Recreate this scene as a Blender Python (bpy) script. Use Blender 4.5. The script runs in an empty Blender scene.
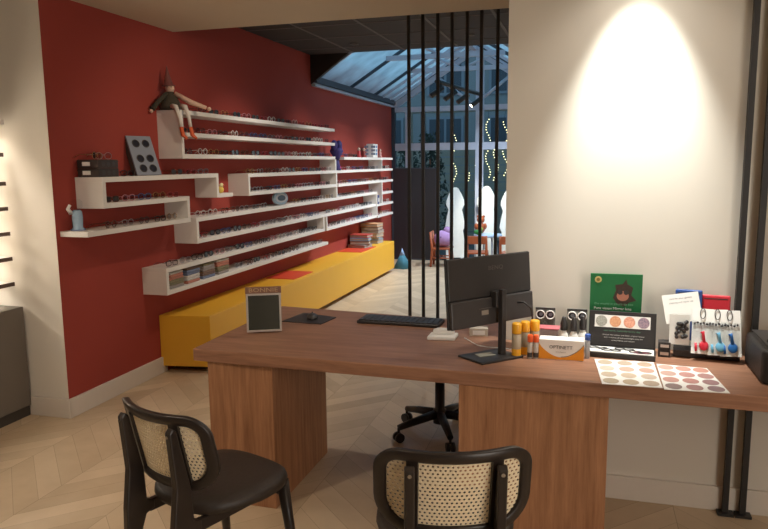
import bpy, bmesh, math, random
from mathutils import Vector, Matrix
random.seed(7)
PI = math.pi
S = bpy.context.scene
COL = S.collection

# ------------------------------------------------------------------ camera
cam_d = bpy.data.cameras.new('camera'); cam = bpy.data.objects.new('camera', cam_d); COL.objects.link(cam)
cam_d.sensor_width = 36.0; cam_d.sensor_fit = 'HORIZONTAL'; cam_d.lens = 697.0/768*36; cam_d.clip_end = 200; cam_d.clip_start = .02
Rm = Matrix(((0.95977144, -0.03082788, 0.27908498), (0.28060155, 0.14098185, -0.94941397), (-0.01007749, 0.98953209, 0.1439607)))
cam.matrix_world = Matrix.Translation((0, 0, 1.6)) @ Rm.to_4x4()
S.camera = cam

# ------------------------------------------------------------------ world, exposure
S.view_settings.view_transform = 'Standard'; S.view_settings.look = 'None'
S.view_settings.gamma = 1.0; S.view_settings.exposure = 0.0; S.view_settings.use_curve_mapping = False
W = bpy.data.worlds.new('world'); S.world = W; W.use_nodes = True
nt = W.node_tree; nt.nodes.clear()
wo = nt.nodes.new('ShaderNodeOutputWorld'); bg = nt.nodes.new('ShaderNodeBackground')
tc = nt.nodes.new('ShaderNodeTexCoord'); nz = nt.nodes.new('ShaderNodeTexNoise'); cr = nt.nodes.new('ShaderNodeValToRGB')
nz.inputs['Scale'].default_value = 3.0; nz.inputs['Detail'].default_value = 4
cr.color_ramp.elements[0].position = .3; cr.color_ramp.elements[0].color = (0.16, 0.30, 0.40, 1)
cr.color_ramp.elements[1].position = .75; cr.color_ramp.elements[1].color = (0.34, 0.50, 0.62, 1)
nt.links.new(tc.outputs['Generated'], nz.inputs['Vector']); nt.links.new(nz.outputs['Fac'], cr.inputs['Fac'])
nt.links.new(cr.outputs['Color'], bg.inputs['Color']); bg.inputs['Strength'].default_value = 1.7
nt.links.new(bg.outputs['Background'], wo.inputs['Surface'])

# ------------------------------------------------------------------ room lamps and added fill lights
def aim(o, to):
    o.rotation_euler = (Vector(to)-o.location).to_track_quat('-Z', 'Y').to_euler()
def spot(name, loc, to, power, deg, blend=.5, col=(1, .86, .68), r=.04):
    d = bpy.data.lights.new(name, 'SPOT'); d.energy = power; d.color = col; d.spot_size = math.radians(deg); d.spot_blend = blend; d.shadow_soft_size = r
    o = bpy.data.objects.new(name, d); COL.objects.link(o); o.location = loc; aim(o, to); return o
def area(name, loc, to, power, sx, sy, col=(1, .86, .68), spread=180):
    d = bpy.data.lights.new(name, 'AREA'); d.energy = power; d.color = col; d.shape = 'RECTANGLE'; d.size = sx; d.size_y = sy; d.spread = math.radians(spread)
    o = bpy.data.objects.new(name, d); COL.objects.link(o); o.location = loc; aim(o, to); return o
def panel(name, loc, power, sx, sy, col, spread=180):
    o = area(name, loc, (0, 0, 0), power, sx, sy, col, spread); o.rotation_euler = (0, 0, 0); return o
WARM = (1, .85, .68)
NEUT = (1, .93, .80)
spot('wall_washer_lamp', (.19, 3.09, 2.61), (.19, 3.337, 1.3), 230, 52, .95, (.97, 1, .96), .03)
spot('staff_side_lamp', (-1.0, 4.35, 2.61), (-1.0, 4.3, 0), 36, 115, 1.0, (1, .96, .90))
spot('floor_fill_spot', (-1.5, 6.6, 2.80), (-1.2, 6.6, 0), 60, 90, 1.0, (.90, .95, 1.0))  # added cool fill that brightens the floor past the bars, no fitting here
spot('wall_washer_spill', (.19, 3.05, 2.61), (.20, 3.05, 1.0), 20, 120, 1.0, (1, .96, .88), .05)
spot('desk_lamp_beam', (-1.2, 1.6, 2.60), (-1.0, 2.7, .6), 18, 120, 1.0, WARM)
spot('chair_lamp_beam', (-2.3, 1.2, 2.60), (-2.3, 2.6, 0), 60, 120, 1.0, WARM)
spot('front_lamp_beam', (1.6, .6, 2.60), (1.0, 2.2, .4), 26, 120, 1.0, WARM)
spot('shelf_lamp_near', (-1.7, 4.3, 2.60), (-3.1, 5.0, 1.0), 34, 110, 1.0, WARM)
for i, y in enumerate((5.7, 7.3)):
    spot('shelf_lamp_beam', (-1.75, y, 2.80), (-3.1, y+.3, .75), 80, 76, .95, (1, .93, .85))
for i, y in enumerate((8.9, 10.3)):
    spot('track_lamp_beam', (-1.55, y, 2.42), (-3.1, y-.1, .85), 85, 80, .9, (1, .96, .93))
spot('play_corner_lamp', (-1.35, 10.0, 2.6), (-1.57, 11.15, .8), 200, 30, .6, (1, .95, .8))
for y in (8.6, 10.2):
    spot('conservatory_lamp_beam', (-1.2, y, 2.75), (-1.5, y, 0), 210, 130, 1.0, (.72, .85, 1.0))
area('right_fill_light', (3.05, -.3, 1.5), (0, .2, 1.4), 125, 3.0, 2.2, (1, .94, .86))  # added soft fill from the right side, no window is built there

# ------------------------------------------------------------------ materials
def srgb(r, g, b):
    f = lambda c: (c/255/12.92) if c/255 <= .04045 else ((c/255+.055)/1.055)**2.4
    return (f(r), f(g), f(b), 1)
def mat(name, rgb, rough=.6, metal=0, var=.06, scale=30, bump=0, emit=None, estr=0, spec=.5, alpha=None, trans=None):
    m = bpy.data.materials.new(name); m.use_nodes = True
    n = m.node_tree.nodes; l = m.node_tree.links; b = n['Principled BSDF']
    c = srgb(*rgb); b.inputs['Roughness'].default_value = rough; b.inputs['Metallic'].default_value = metal
    b.inputs['Specular IOR Level'].default_value = spec
    t = n.new('ShaderNodeTexCoord'); z = n.new('ShaderNodeTexNoise'); z.inputs['Scale'].default_value = scale; z.inputs['Detail'].default_value = 3
    l.new(t.outputs['Object'], z.inputs['Vector'])
    mx = n.new('ShaderNodeMix'); mx.data_type = 'RGBA'
    mx.inputs[6].default_value = tuple(v*(1-var) for v in c[:3])+(1,); mx.inputs[7].default_value = tuple(min(1, v*(1+var)) for v in c[:3])+(1,)
    l.new(z.outputs['Fac'], mx.inputs[0]); l.new(mx.outputs[2], b.inputs['Base Color'])
    if bump:
        bp = n.new('ShaderNodeBump'); bp.inputs['Strength'].default_value = bump; bp.inputs['Distance'].default_value = .01
        l.new(z.outputs['Fac'], bp.inputs['Height']); l.new(bp.outputs['Normal'], b.inputs['Normal'])
    if emit:
        b.inputs['Emission Color'].default_value = srgb(*emit); b.inputs['Emission Strength'].default_value = estr
    if alpha is not None: b.inputs['Alpha'].default_value = alpha
    if trans is not None: b.inputs['Transmission Weight'].default_value = trans
    return m
def wood(name, c1, c2, rough=.45, scale=(14, 14, 1.2), spec=.35):
    m = bpy.data.materials.new(name); m.use_nodes = True
    n = m.node_tree.nodes; l = m.node_tree.links; b = n['Principled BSDF']; b.inputs['Roughness'].default_value = rough; b.inputs['Specular IOR Level'].default_value = spec
    t = n.new('ShaderNodeTexCoord'); mp = n.new('ShaderNodeMapping'); mp.inputs['Scale'].default_value = scale
    z = n.new('ShaderNodeTexNoise'); z.inputs['Scale'].default_value = 2.2; z.inputs['Detail'].default_value = 6; z.inputs['Distortion'].default_value = .8
    z2 = n.new('ShaderNodeTexNoise'); z2.inputs['Scale'].default_value = 12; z2.inputs['Detail'].default_value = 4
    ad = n.new('ShaderNodeMath'); ad.operation = 'MULTIPLY_ADD'; ad.inputs[1].default_value = .45
    r = n.new('ShaderNodeValToRGB'); r.color_ramp.elements[0].position = .4; r.color_ramp.elements[1].position = 1.0
    r.color_ramp.elements[0].color = srgb(*c1); r.color_ramp.elements[1].color = srgb(*c2)
    l.new(t.outputs['Object'], mp.inputs['Vector']); l.new(mp.outputs['Vector'], z.inputs['Vector']); l.new(mp.outputs['Vector'], z2.inputs['Vector'])
    l.new(z2.outputs['Fac'], ad.inputs[0]); l.new(z.outputs['Fac'], ad.inputs[2]); l.new(ad.outputs[0], r.inputs['Fac']); l.new(r.outputs['Color'], b.inputs['Base Color'])
    return m
def floor_mat():
    m = bpy.data.materials.new('herringbone_oak'); m.use_nodes = True
    n = m.node_tree.nodes; l = m.node_tree.links; b = n['Principled BSDF']; b.inputs['Roughness'].default_value = .42; b.inputs['Specular IOR Level'].default_value = .4
    def M(op, a, c=None, d=None):
        q = n.new('ShaderNodeMath'); q.operation = op
        for i, v in enumerate((a, c, d)):
            if v is None: continue
            if isinstance(v, (int, float)): q.inputs[i].default_value = v
            else: l.new(v, q.inputs[i])
        return q.outputs[0]
    t = n.new('ShaderNodeTexCoord'); sp = n.new('ShaderNodeSeparateXYZ'); l.new(t.outputs['Object'], sp.inputs[0])
    CW, PW = .42, .155
    u = M('DIVIDE', sp.outputs['X'], CW); ci = M('FLOOR', u); fu = M('SUBTRACT', u, ci)
    par = M('MODULO', M('ABSOLUTE', ci), 2.0)
    sg = M('SUBTRACT', M('MULTIPLY', par, 2.0), 1.0)
    v = M('DIVIDE', M('ADD', sp.outputs['Y'], M('MULTIPLY', M('MULTIPLY', M('SUBTRACT', fu, .5), sg), CW)), PW)
    ri = M('FLOOR', v); fv = M('SUBTRACT', v, ri)
    cb = n.new('ShaderNodeCombineXYZ'); l.new(ci, cb.inputs[0]); l.new(ri, cb.inputs[1])
    wn = n.new('ShaderNodeTexWhiteNoise'); wn.noise_dimensions = '2D'; l.new(cb.outputs[0], wn.inputs['Vector'])
    gz = n.new('ShaderNodeTexNoise'); gz.inputs['Scale'].default_value = 9; gz.inputs['Detail'].default_value = 5
    l.new(t.outputs['Object'], gz.inputs['Vector'])
    fac = M('MULTIPLY_ADD', gz.outputs['Fac'], .5, M('MULTIPLY', wn.outputs['Value'], .6))
    r = n.new('ShaderNodeValToRGB'); r.color_ramp.elements[0].position = .1; r.color_ramp.elements[1].position = .95
    r.color_ramp.elements[0].color = srgb(180, 156, 126); r.color_ramp.elements[1].color = srgb(212, 190, 160)
    l.new(fac, r.inputs['Fac'])
    e1 = M('LESS_THAN', fv, .022); e2 = M('LESS_THAN', fu, .008); ed = M('MAXIMUM', e1, e2)
    mx = n.new('ShaderNodeMix'); mx.data_type = 'RGBA'; l.new(M('MULTIPLY', ed, .45), mx.inputs[0]); l.new(r.outputs['Color'], mx.inputs[6]); mx.inputs[7].default_value = srgb(110, 82, 55)
    l.new(mx.outputs[2], b.inputs['Base Color'])
    return m
def glass_mat(name, tint=(1, 1, 1), refl=.12, rough=.02):
    m = bpy.data.materials.new(name); m.use_nodes = True
    n = m.node_tree.nodes; l = m.node_tree.links; n.clear()
    o = n.new('ShaderNodeOutputMaterial'); a = n.new('ShaderNodeBsdfTransparent'); g = n.new('ShaderNodeBsdfGlossy'); mx = n.new('ShaderNodeMixShader')
    fr = n.new('ShaderNodeLayerWeight'); fr.inputs['Blend'].default_value = refl
    a.inputs['Color'].default_value = (*tint, 1); g.inputs['Roughness'].default_value = rough
    ge = n.new('ShaderNodeNewGeometry'); sb = n.new('ShaderNodeMath'); sb.operation = 'SUBTRACT'; sb.inputs[0].default_value = 1
    mu = n.new('ShaderNodeMath'); mu.operation = 'MULTIPLY'   # reflect on the outer face only
    l.new(ge.outputs['Backfacing'], sb.inputs[1]); l.new(sb.outputs[0], mu.inputs[0]); l.new(fr.outputs['Fresnel'], mu.inputs[1]); l.new(mu.outputs[0], mx.inputs[0])
    l.new(a.outputs[0], mx.inputs[1]); l.new(g.outputs[0], mx.inputs[2]); l.new(mx.outputs[0], o.inputs['Surface'])
    return m

RED = mat('red_wall_paint', (156, 66, 56), .75, var=.03, scale=3, spec=.2)
CREAM = mat('cream_wall_paint', (222, 214, 201), .85, var=.015, scale=4, spec=.15)
CEIL = mat('cream_ceiling_paint', (205, 190, 168), .9, var=.015, scale=4, spec=.1)
WHITE = mat('white_lacquer', (226, 220, 212), .4, var=.02)
OFFW = mat('off_white_skirting', (214, 204, 192), .5, var=.02)
BLACKC = mat('black_ceiling_panel', (50, 44, 42), .8, var=.1)
GRIDM = mat('dark_ceiling_rail', (92, 84, 80), .6)
STEEL = mat('black_steel', (38, 35, 33), .45, var=.1)
YEL = mat('yellow_laminate', (226, 170, 48), .45, var=.02, scale=5)
DESKW = wood('walnut_desk_top', (124, 86, 67), (170, 124, 97), .42, (1.1, 13, 13))
PEDW = wood('walnut_pedestal', (134, 90, 62), (182, 132, 96), .5, (16, 16, 1.0))
FLOOR = floor_mat()
GREY = mat('grey_cabinet', (112, 104, 94), .6, var=.03)
GREYD = mat('grey_cabinet_plinth', (66, 60, 54), .7)
BROWN = mat('dark_brown_shelf_edge', (86, 64, 54), .5)
BLK = mat('black_stained_wood', (46, 38, 34), .33, var=.15, scale=12)
BLKS = mat('black_seat_leather', (50, 41, 35), .5, var=.15, scale=60, bump=.1)
CANE = mat('natural_cane', (246, 226, 192), .6, var=.12, scale=120)
PLAST = mat('black_plastic', (48, 44, 43), .45, var=.08)
PLASTD = mat('dark_grey_plastic', (62, 58, 57), .4, var=.08)
CHROME = mat('chrome', (190, 190, 190), .2, 1)
WFRAME = mat('pale_grey_window_frame', (176, 182, 196), .5, var=.03)
DFRAME = mat('dark_window_frame', (58, 66, 76), .5)
GLASS = glass_mat('window_glass', (.86, .93, .97), .25)
ROOFG = glass_mat('roof_glass', (.80, .92, 1.0), .15, .1)
CLEAR = glass_mat('clear_plastic', (.96, .97, .97), .12, .08)
PAPER = mat('white_paper', (236, 232, 226), .7, var=.02)
MIRM = mat('mirror_glass', (200, 205, 200), .03, 1, var=0)
SILV = mat('silver_frame', (200, 190, 182), .35, .6)
ORG = mat('orange_plastic', (236, 96, 40), .4)
YCAP = mat('amber_yellow_cap', (240, 172, 40), .35)
TRANSL = mat('translucent_bottle', (176, 160, 136), .3)
GREEN = mat('green_card', (30, 118, 66), .55)
WOODC = mat('orange_brown_wood', (166, 86, 50), .45)
LILAC = mat('lilac_cushion', (178, 140, 190), .8)

def frosted(name, tint, k):
    m = bpy.data.materials.new(name); m.use_nodes = True
    n = m.node_tree.nodes; l = m.node_tree.links; n.clear()
    o = n.new('ShaderNodeOutputMaterial'); a = n.new('ShaderNodeBsdfTransparent'); g = n.new('ShaderNodeBsdfTranslucent'); mx = n.new('ShaderNodeMixShader')
    z = n.new('ShaderNodeTexNoise'); z.inputs['Scale'].default_value = 3; mr = n.new('ShaderNodeMapRange'); t = n.new('ShaderNodeTexCoord')
    l.new(t.outputs['Object'], z.inputs['Vector']); l.new(z.outputs['Fac'], mr.inputs[0]); mr.inputs[1].default_value = .3; mr.inputs[2].default_value = .7; mr.inputs[3].default_value = k-.18; mr.inputs[4].default_value = k+.18
    a.inputs['Color'].default_value = (*tint, 1); g.inputs['Color'].default_value = (*tint, 1)
    l.new(mr.outputs[0], mx.inputs[0]); l.new(a.outputs[0], mx.inputs[1]); l.new(g.outputs[0], mx.inputs[2]); l.new(mx.outputs[0], o.inputs['Surface'])
    return m
ROOFG = frosted('milky_roof_glass', (.80, .90, .96), .45)
GLASS = glass_mat('window_glass', (.86, .93, .97), .1)
# ------------------------------------------------------------------ mesh helpers
class MB:
    def __init__(s): s.bm = bmesh.new()
    def box(s, x0, x1, y0, y1, z0, z1, M=None, mi=0):
        vs = [s.bm.verts.new((x, y, z)) for x in (x0, x1) for y in (y0, y1) for z in (z0, z1)]
        for f in ((0, 1, 3, 2), (4, 6, 7, 5), (0, 4, 5, 1), (2, 3, 7, 6), (0, 2, 6, 4), (1, 5, 7, 3)):
            s.bm.faces.new([vs[i] for i in f]).material_index = mi
        if M is not None: bmesh.ops.transform(s.bm, matrix=M, verts=vs)
        return s
    def prism(s, pts, z0, z1, M=None, mi=0):
        a = [s.bm.verts.new((x, y, z0)) for x, y in pts]; b = [s.bm.verts.new((x, y, z1)) for x, y in pts]; k = len(pts)
        s.bm.faces.new(a[::-1]).material_index = mi; s.bm.faces.new(b).material_index = mi
        for i in range(k): s.bm.faces.new((a[i], a[(i+1) % k], b[(i+1) % k], b[i])).material_index = mi
        if M is not None: bmesh.ops.transform(s.bm, matrix=M, verts=a+b)
        return s
    def lathe(s, prof, n=20, M=None, mi=0, cap=True):
        rings = []; allv = []
        for r, z in prof:
            q = [s.bm.verts.new((r*math.cos(2*PI*i/n), r*math.sin(2*PI*i/n), z)) for i in range(n)]; rings.append(q); allv += q
        for a, b in zip(rings, rings[1:]):
            for i in range(n): 
                f = s.bm.faces.new((a[i], a[(i+1) % n], b[(i+1) % n], b[i])); f.material_index = mi; f.smooth = True
        if cap:
            s.bm.faces.new(rings[0][::-1]).material_index = mi; s.bm.faces.new(rings[-1]).material_index = mi
        if M is not None: bmesh.ops.transform(s.bm, matrix=M, verts=allv)
        return s
    def tube(s, pts, rad, n=8, closed=False, mi=0, flat=1.0, M=None):
        pts = [Vector(p) for p in pts]; k = len(pts); rings = []; allv = []
        up = Vector((0, 0, 1)); prev = None
        for i, p in enumerate(pts):
            if closed: t = pts[(i+1) % k]-pts[i-1]
            else: t = pts[min(i+1, k-1)]-pts[max(i-1, 0)]
            t.normalize()
            if prev is None:
                r = up if abs(t.dot(up)) < .95 else Vector((1, 0, 0))
                a = (r-t*r.dot(t)).normalized()
            else: a = (prev-t*prev.dot(t)).normalized()
            prev = a; b = t.cross(a); rr = rad[i] if isinstance(rad, (list, tuple)) else rad
            q = [s.bm.verts.new(p+(a*math.cos(2*PI*j/n)+b*math.sin(2*PI*j/n)*flat)*rr) for j in range(n)]
            rings.append(q); allv += q
        m = k if closed else k-1
        for i in range(m):
            a, b = rings[i], rings[(i+1) % k]
            for j in range(n):
                f = s.bm.faces.new((a[j], a[(j+1) % n], b[(j+1) % n], b[j])); f.material_index = mi; f.smooth = True
        if not closed:
            s.bm.faces.new(rings[0][::-1]).material_index = mi; s.bm.faces.new(rings[-1]).material_index = mi
        if M is not None: bmesh.ops.transform(s.bm, matrix=M, verts=allv)
        return s
    def ball(s, c, r, sc=(1, 1, 1), seg=14, mi=0, M=None):
        g = bmesh.ops.create_uvsphere(s.bm, u_segments=seg, v_segments=max(6, seg//2+2), radius=r)
        for v in g['verts']: v.co = Vector((v.co.x*sc[0]+c[0], v.co.y*sc[1]+c[1], v.co.z*sc[2]+c[2]))
        for v in g['verts']:
            for f in v.link_faces: f.smooth = True; f.material_index = mi
        if M is not None: bmesh.ops.transform(s.bm, matrix=M, verts=g['verts'])
        return s
    def disc(s, c, r, axis='Z', n=24, mi=0, th=.0006, sc=(1, 1), M=None):
        pts = [(r*sc[0]*math.cos(2*PI*i/n), r*sc[1]*math.sin(2*PI*i/n)) for i in range(n)]
        if axis == 'Z': R = Matrix.Identity(4)
        elif axis == 'Y': R = Matrix.Rotation(PI/2, 4, 'X')
        else: R = Matrix.Rotation(PI/2, 4, 'Y')
        T = Matrix.Translation(c) @ R
        if M is not None: T = M @ T
        return s.prism(pts, 0, th, T, mi)
    def build(s, name, m, parent=None, bevel=0, seg=2, loc=None, rz=None):
        bmesh.ops.recalc_face_normals(s.bm, faces=s.bm.faces[:])
        me = bpy.data.meshes.new(name); s.bm.to_mesh(me); s.bm.free()
        for q in (m if isinstance(m, (list, tuple)) else [m]): me.materials.append(q)
        o = bpy.data.objects.new(name, me); COL.objects.link(o)
        if parent is not None: o.parent = parent
        if bevel:
            b = o.modifiers.new('bevel', 'BEVEL'); b.width = bevel; b.segments = seg; b.limit_method = 'ANGLE'; b.angle_limit = math.radians(40)
        if loc is not None: o.location = loc
        if rz is not None: o.rotation_euler[2] = rz
        return o
def tag(o, label, cat, group=None):
    o['label'] = label; o['category'] = cat
    if group: o['group'] = group
    return o
def thing(name, label, cat, loc=(0, 0, 0), rz=0, group=None):
    o = bpy.data.objects.new(name, None); COL.objects.link(o); o.empty_display_size = .1; o.location = loc; o.rotation_euler = (0, 0, rz)
    return tag(o, label, cat, group)
def struct(name, mb, m, parent=None, bevel=0):
    o = mb.build(name, m, parent, bevel)
    if parent is None: o['kind'] = 'structure'
    return o
def dup(root, loc=None, rz=None, label=None, group=None):
    r = root.copy(); COL.objects.link(r)
    if loc is not None: r.location = loc
    if rz is not None: r.rotation_euler = (0, 0, rz)
    if label: r['label'] = label
    if group: r['group'] = group
    for ch in list(root.children):
        c = ch.copy(); COL.objects.link(c); c.parent = r
        for g in list(ch.children):
            d = g.copy(); COL.objects.link(d); d.parent = c
    return r
def text(body, size, m, M, parent, name='lettering', ext=.0004, align='CENTER', sx=1.0):
    cu = bpy.data.curves.new(name, 'FONT'); cu.body = body; cu.size = size; cu.extrude = ext; cu.align_x = align; cu.align_y = 'CENTER'; cu.resolution_u = 2
    t = bpy.data.objects.new('tmp', cu); COL.objects.link(t); bpy.context.view_layer.update()
    me = bpy.data.meshes.new_from_object(t); bpy.data.objects.remove(t)
    me.transform(M @ Matrix.Diagonal((sx, 1, 1, 1))); me.materials.clear(); me.materials.append(m)
    o = bpy.data.objects.new(name, me); COL.objects.link(o); o.parent = parent; return o
T = Matrix.Translation
def R(a, ax): return Matrix.Rotation(a, 4, ax)
ORD = ['first', 'second', 'third', 'fourth', 'fifth', 'sixth', 'seventh', 'eighth', 'ninth', 'tenth', 'eleventh', 'twelfth', 'thirteenth', 'fourteenth', 'fifteenth', 'sixteenth', 'seventeenth', 'eighteenth', 'nineteenth', 'twentieth', 'twenty-first', 'twenty-second', 'twenty-third', 'twenty-fourth', 'twenty-fifth', 'twenty-sixth', 'twenty-seventh', 'twenty-eighth', 'twenty-ninth', 'thirtieth']

# ================================================================== THE ROOM
XW = -3.156; XF = -2.95; YB = 11.3; CH = 2.63; BH = 2.85
struct('floor', MB().box(-4.2, 3.2, -2.2, YB+.05, -.05, 0), FLOOR)
struct('ceiling', MB().box(-4.2, 3.2, -2.2, 4.96, CH, CH+.05).box(-4.2, 3.2, 4.90, 4.96, CH+.05, BH+.3), CEIL)
struct('ceiling_black', MB().box(XW-.1, -.2, 4.96, 7.78, BH, BH+.05), BLACKC)
struct('wall_left', MB().box(XW-.1, XW, 3.66, YB, 0, BH+.1).box(XW-.1, XW, 3.552, 3.66, 0, CH), RED)
struct('wall_column', MB().box(-4.0, XW-.001, 3.551, 3.70, 0, CH), CREAM)
struct('wall_alcove', MB().box(-4.0, -3.82, -2.2, 3.55, 0, CH), CREAM)
struct('wall_partition', MB().box(-.375, 3.2, 3.337, 3.46, 0, CH), CREAM)
struct('wall_inner', MB().box(-.375, -.26, 3.46, YB, 0, BH+.1).box(-.26, -.20, 7.7, YB, 0, 2.9), CREAM)
struct('wall_right', MB().box(3.1, 3.2, -2.2, 3.34, 0, CH), CREAM)
struct('wall_rear', MB().box(-4.0, 3.2, -2.2, -2.1, 0, CH), mat('dark_taupe_paint', (62, 56, 46), .8))
struct('baseboard_left', MB().box(XW, XW+.018, 3.54, 4.62, 0, .125), OFFW, bevel=.003)
struct('baseboard_column', MB().box(-3.45, XW+.018, 3.533, 3.551, 0, .125), OFFW, bevel=.003)
struct('baseboard_partition', MB().box(-.375, 3.1, 3.319, 3.337, 0, .115), OFFW, bevel=.003)
# black ceiling rails
g = MB()
for x in (-2.62, -2.02, -1.42, -.82): g.box(x-.012, x+.012, 4.97, 7.77, BH-.006, BH)
for y in (5.6, 6.2, 6.8, 7.4): g.box(XW, -.4, y-.008, y+.008, BH-.004, BH)
struct('trim_1', g, GRIDM)
# upper wall frame piece between black ceiling and roof eave, gable infill at y=7.78
RX = -1.80; EZ = 2.56; SL = .62; RZ = EZ+(RX-XW)*SL
def roofz(x): return EZ+(x-XW)*SL if x < RX else RZ-(x-RX)*SL
g = MB()
xa = XW+(BH-EZ)/SL
g.prism([(XW, EZ-.04), (XW, BH), (xa, BH)], -.03, .03, T((0, 7.81, 0)) @ R(PI/2, 'X'))
struct('trim_2', g, BLACKC)
struct('trim_3', MB().box(XW, XW+.05, 7.80, YB, EZ-.06, EZ-.035).box(XW, XW+.03, 7.80, YB, EZ-.035, EZ-.01), WFRAME)

# glass roof of the conservatory
roof = MB(); c, s_ = 1/math.hypot(1, SL), SL/math.hypot(1, SL)
Lr = (RX-XW)/c; ang = math.atan(SL)
ML = T((XW, 0, EZ)) @ R(-ang, 'Y'); MR = T((RX, 0, RZ)) @ R(ang, 'Y')
rt = bpy.data.objects.new('window_1', None); COL.objects.link(rt); rt['kind'] = 'structure'
gl = MB().box(0, Lr, 7.80, YB, .03, .04, ML).box(0, Lr, 7.80, YB, .03, .04, MR)
gl.build('roof_glass', ROOFG, rt)
ys = [7.84, 9.07, 10.17, 10.56, 10.94, 11.22]
for y in ys:
    MB().box(0, Lr, y-.014, y+.014, -.01, .03, ML).build('rafter', DFRAME if y in (9.07, 10.17) else WFRAME, rt)
    MB().box(0, Lr, y-.014, y+.014, -.01, .03, MR).build('rafter', DFRAME if y in (9.07, 10.56) else WFRAME, rt)
MB().box(RX-.04, RX+.04, 7.8, YB, RZ-.06, RZ+.03).build('ridge_beam', WFRAME, rt)
MB().box(XW, XW+.07, 7.8, YB, EZ-.02, EZ+.05).build('eave_beam', DFRAME, rt)
for y in (8.9, 10.2):
    zt = 2.93
    x1 = XW+(zt-EZ)/SL; x2 = RX+(RZ-zt)/SL
    MB().box(x1, x2, y-.02, y+.02, zt-.03, zt+.03).build('tie_beam', WFRAME, rt)
    for d in (-1, 1):
        MB().tube([(RX, y, zt), (RX+d*.42, y, RZ-.42*SL-.03)], .02, 6).build('brace', WFRAME, rt)

# far glazed wall
ft = bpy.data.objects.new('window_2', None); COL.objects.link(ft); ft['kind'] = 'structure'
def fb(name, x0, x1, z0, z1, m=WFRAME, d=.05): MB().box(x0, x1, YB-d, YB+.03, z0, z1).build(name, m, ft)
fb('transom', XW, -.38, 1.80, 1.915); fb('transom', XW, -.38, 2.42, 2.50); fb('sill', XW, -.38, 0, .05, DFRAME, .045)
for x0, x1, z1, m in ((XW, XW+.06, 2.5, DFRAME), (-2.92, -2.875, 2.42, WFRAME), (-2.66, -2.60, 2.42, DFRAME), (-1.765, -1.64, RZ-.05, WFRAME), (-.9, -.84, 2.9, WFRAME)):
    MB().box(x0, x1, YB-.055, YB+.035, .0, z1).build('mullion', m, ft)
g = MB()
for x in (XW, RX): pass
MB().prism([(XW, EZ-.02), (RX, RZ-.02), (-.4, roofz(-.4)-.02), (-.4, roofz(-.4)-.10), (RX, RZ-.11), (XW+.1, EZ-.06)], -.03, .03, T((0, YB-.01, 0)) @ R(PI/2, 'X')).build('gable_frame', WFRAME, ft)
for d in (-1, 1):
    MB().tube([(RX, YB, 2.5), (RX+d*.62, YB, roofz(RX+d*.62)-.04)], .025, 6).build('gable_strut', WFRAME, ft)
MB().box(XW, -.4, YB-.004, YB+.004, .04, 2.5).build('pane', GLASS, ft)
MB().prism([(XW+.05, EZ-.05), (RX, RZ-.05), (-.4, roofz(-.4)-.05), (-.4, 2.45), (XW+.05, 2.45)], -.004, .004, T((0, YB, 0)) @ R(PI/2, 'X')).build('gable_pane', GLASS, ft)

# ------------------------------------------------------------------ outside the glazing
struct('ground', MB().box(-9, 6, YB+.05, 24, -.08, -.03), mat('courtyard_paving', (70, 74, 76), .8))
OUTB = mat('grey_blue_render', (128, 132, 134), .8, var=.1, scale=3)
OUTD = mat('dark_garden_boards', (142, 138, 126), .85, var=.25, scale=2)
ob = thing('neighbour_building', 'pale blue-grey building with white window frames behind the glass gable', 'building', (0, 17, 0))
MB().box(-8, 5, 0, .3, 0, 5.2).build('wall', OUTB, ob)
for ix in range(7):
    for iz in range(2):
        x = -6.4+ix*1.5; z = 2.2+iz*1.5
        w = MB().box(x-.45, x+.45, -.05, 0.0, z-.5, z+.5).build('window', mat('dull_window_frame', (120, 128, 138), .5), ob)
        MB().box(x-.39, x-.03, -.06, -.05, z-.44, z+.44).box(x+.03, x+.39, -.06, -.05, z-.44, z+.44).build('pane', DFRAME, w)
fn = thing('garden_fence', 'dark horizontal board fence outside the far glass wall', 'fence', (0, 14.2, 0))
for i in range(11): MB().box(-6, 3, 0, .03, .02+i*.17, .17+i*.17).build('board', OUTD, fn)
for x in (-5, -3.4, -1.8, -.2, 1.4): MB().box(x-.05, x+.05, .03, .12, 0, 1.95).build('post', OUTD, fn)
# shrub behind the glass
LEAF = mat('dark_evergreen_leaves', (56, 64, 56), .8, var=.4, scale=8)
def shrub(x, y, h, w, label):
    t = thing('shrub', label, 'shrub', (x, y, 0))
    g = MB()
    for i in range(900):
        a = random.uniform(0, 2*PI); z = random.uniform(.1, 1); r = w*math.sqrt(random.random())*(1.15-z*.75)
        p = Vector((r*math.cos(a), r*math.sin(a), z*h)); q = [Vector([random.gauss(0, .035) for _ in range(3)]) for _ in range(3)]
        g.bm.faces.new([g.bm.verts.new(p+v) for v in q])
    g.build('foliage', LEAF, t); MB().tube([(0, 0, 0), (0, 0, h*.8)], [.04, .015], 8).build('stem', WOODC, t)
shrub(-2.75, 12.35, 2.1, .42, 'dark bushy evergreen outside the glass beside the red wall')
shrub(-3.3, 12.9, 1.9, .4, 'smaller dark evergreen outside, behind the red wall end')
# icicle lights
t = thing('garden_trellis', 'dark timber trellis beam outside that carries the fairy lights', 'trellis', (0, 11.75, 0))
MB().box(-3.0, -.4, -.03, .03, 2.425, 2.48).build('beam', OUTD, t)
for x in (-2.95, -.45): MB().box(x-.03, x+.03, -.03, .03, 0, 2.42).build('post', OUTD, t)

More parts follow.
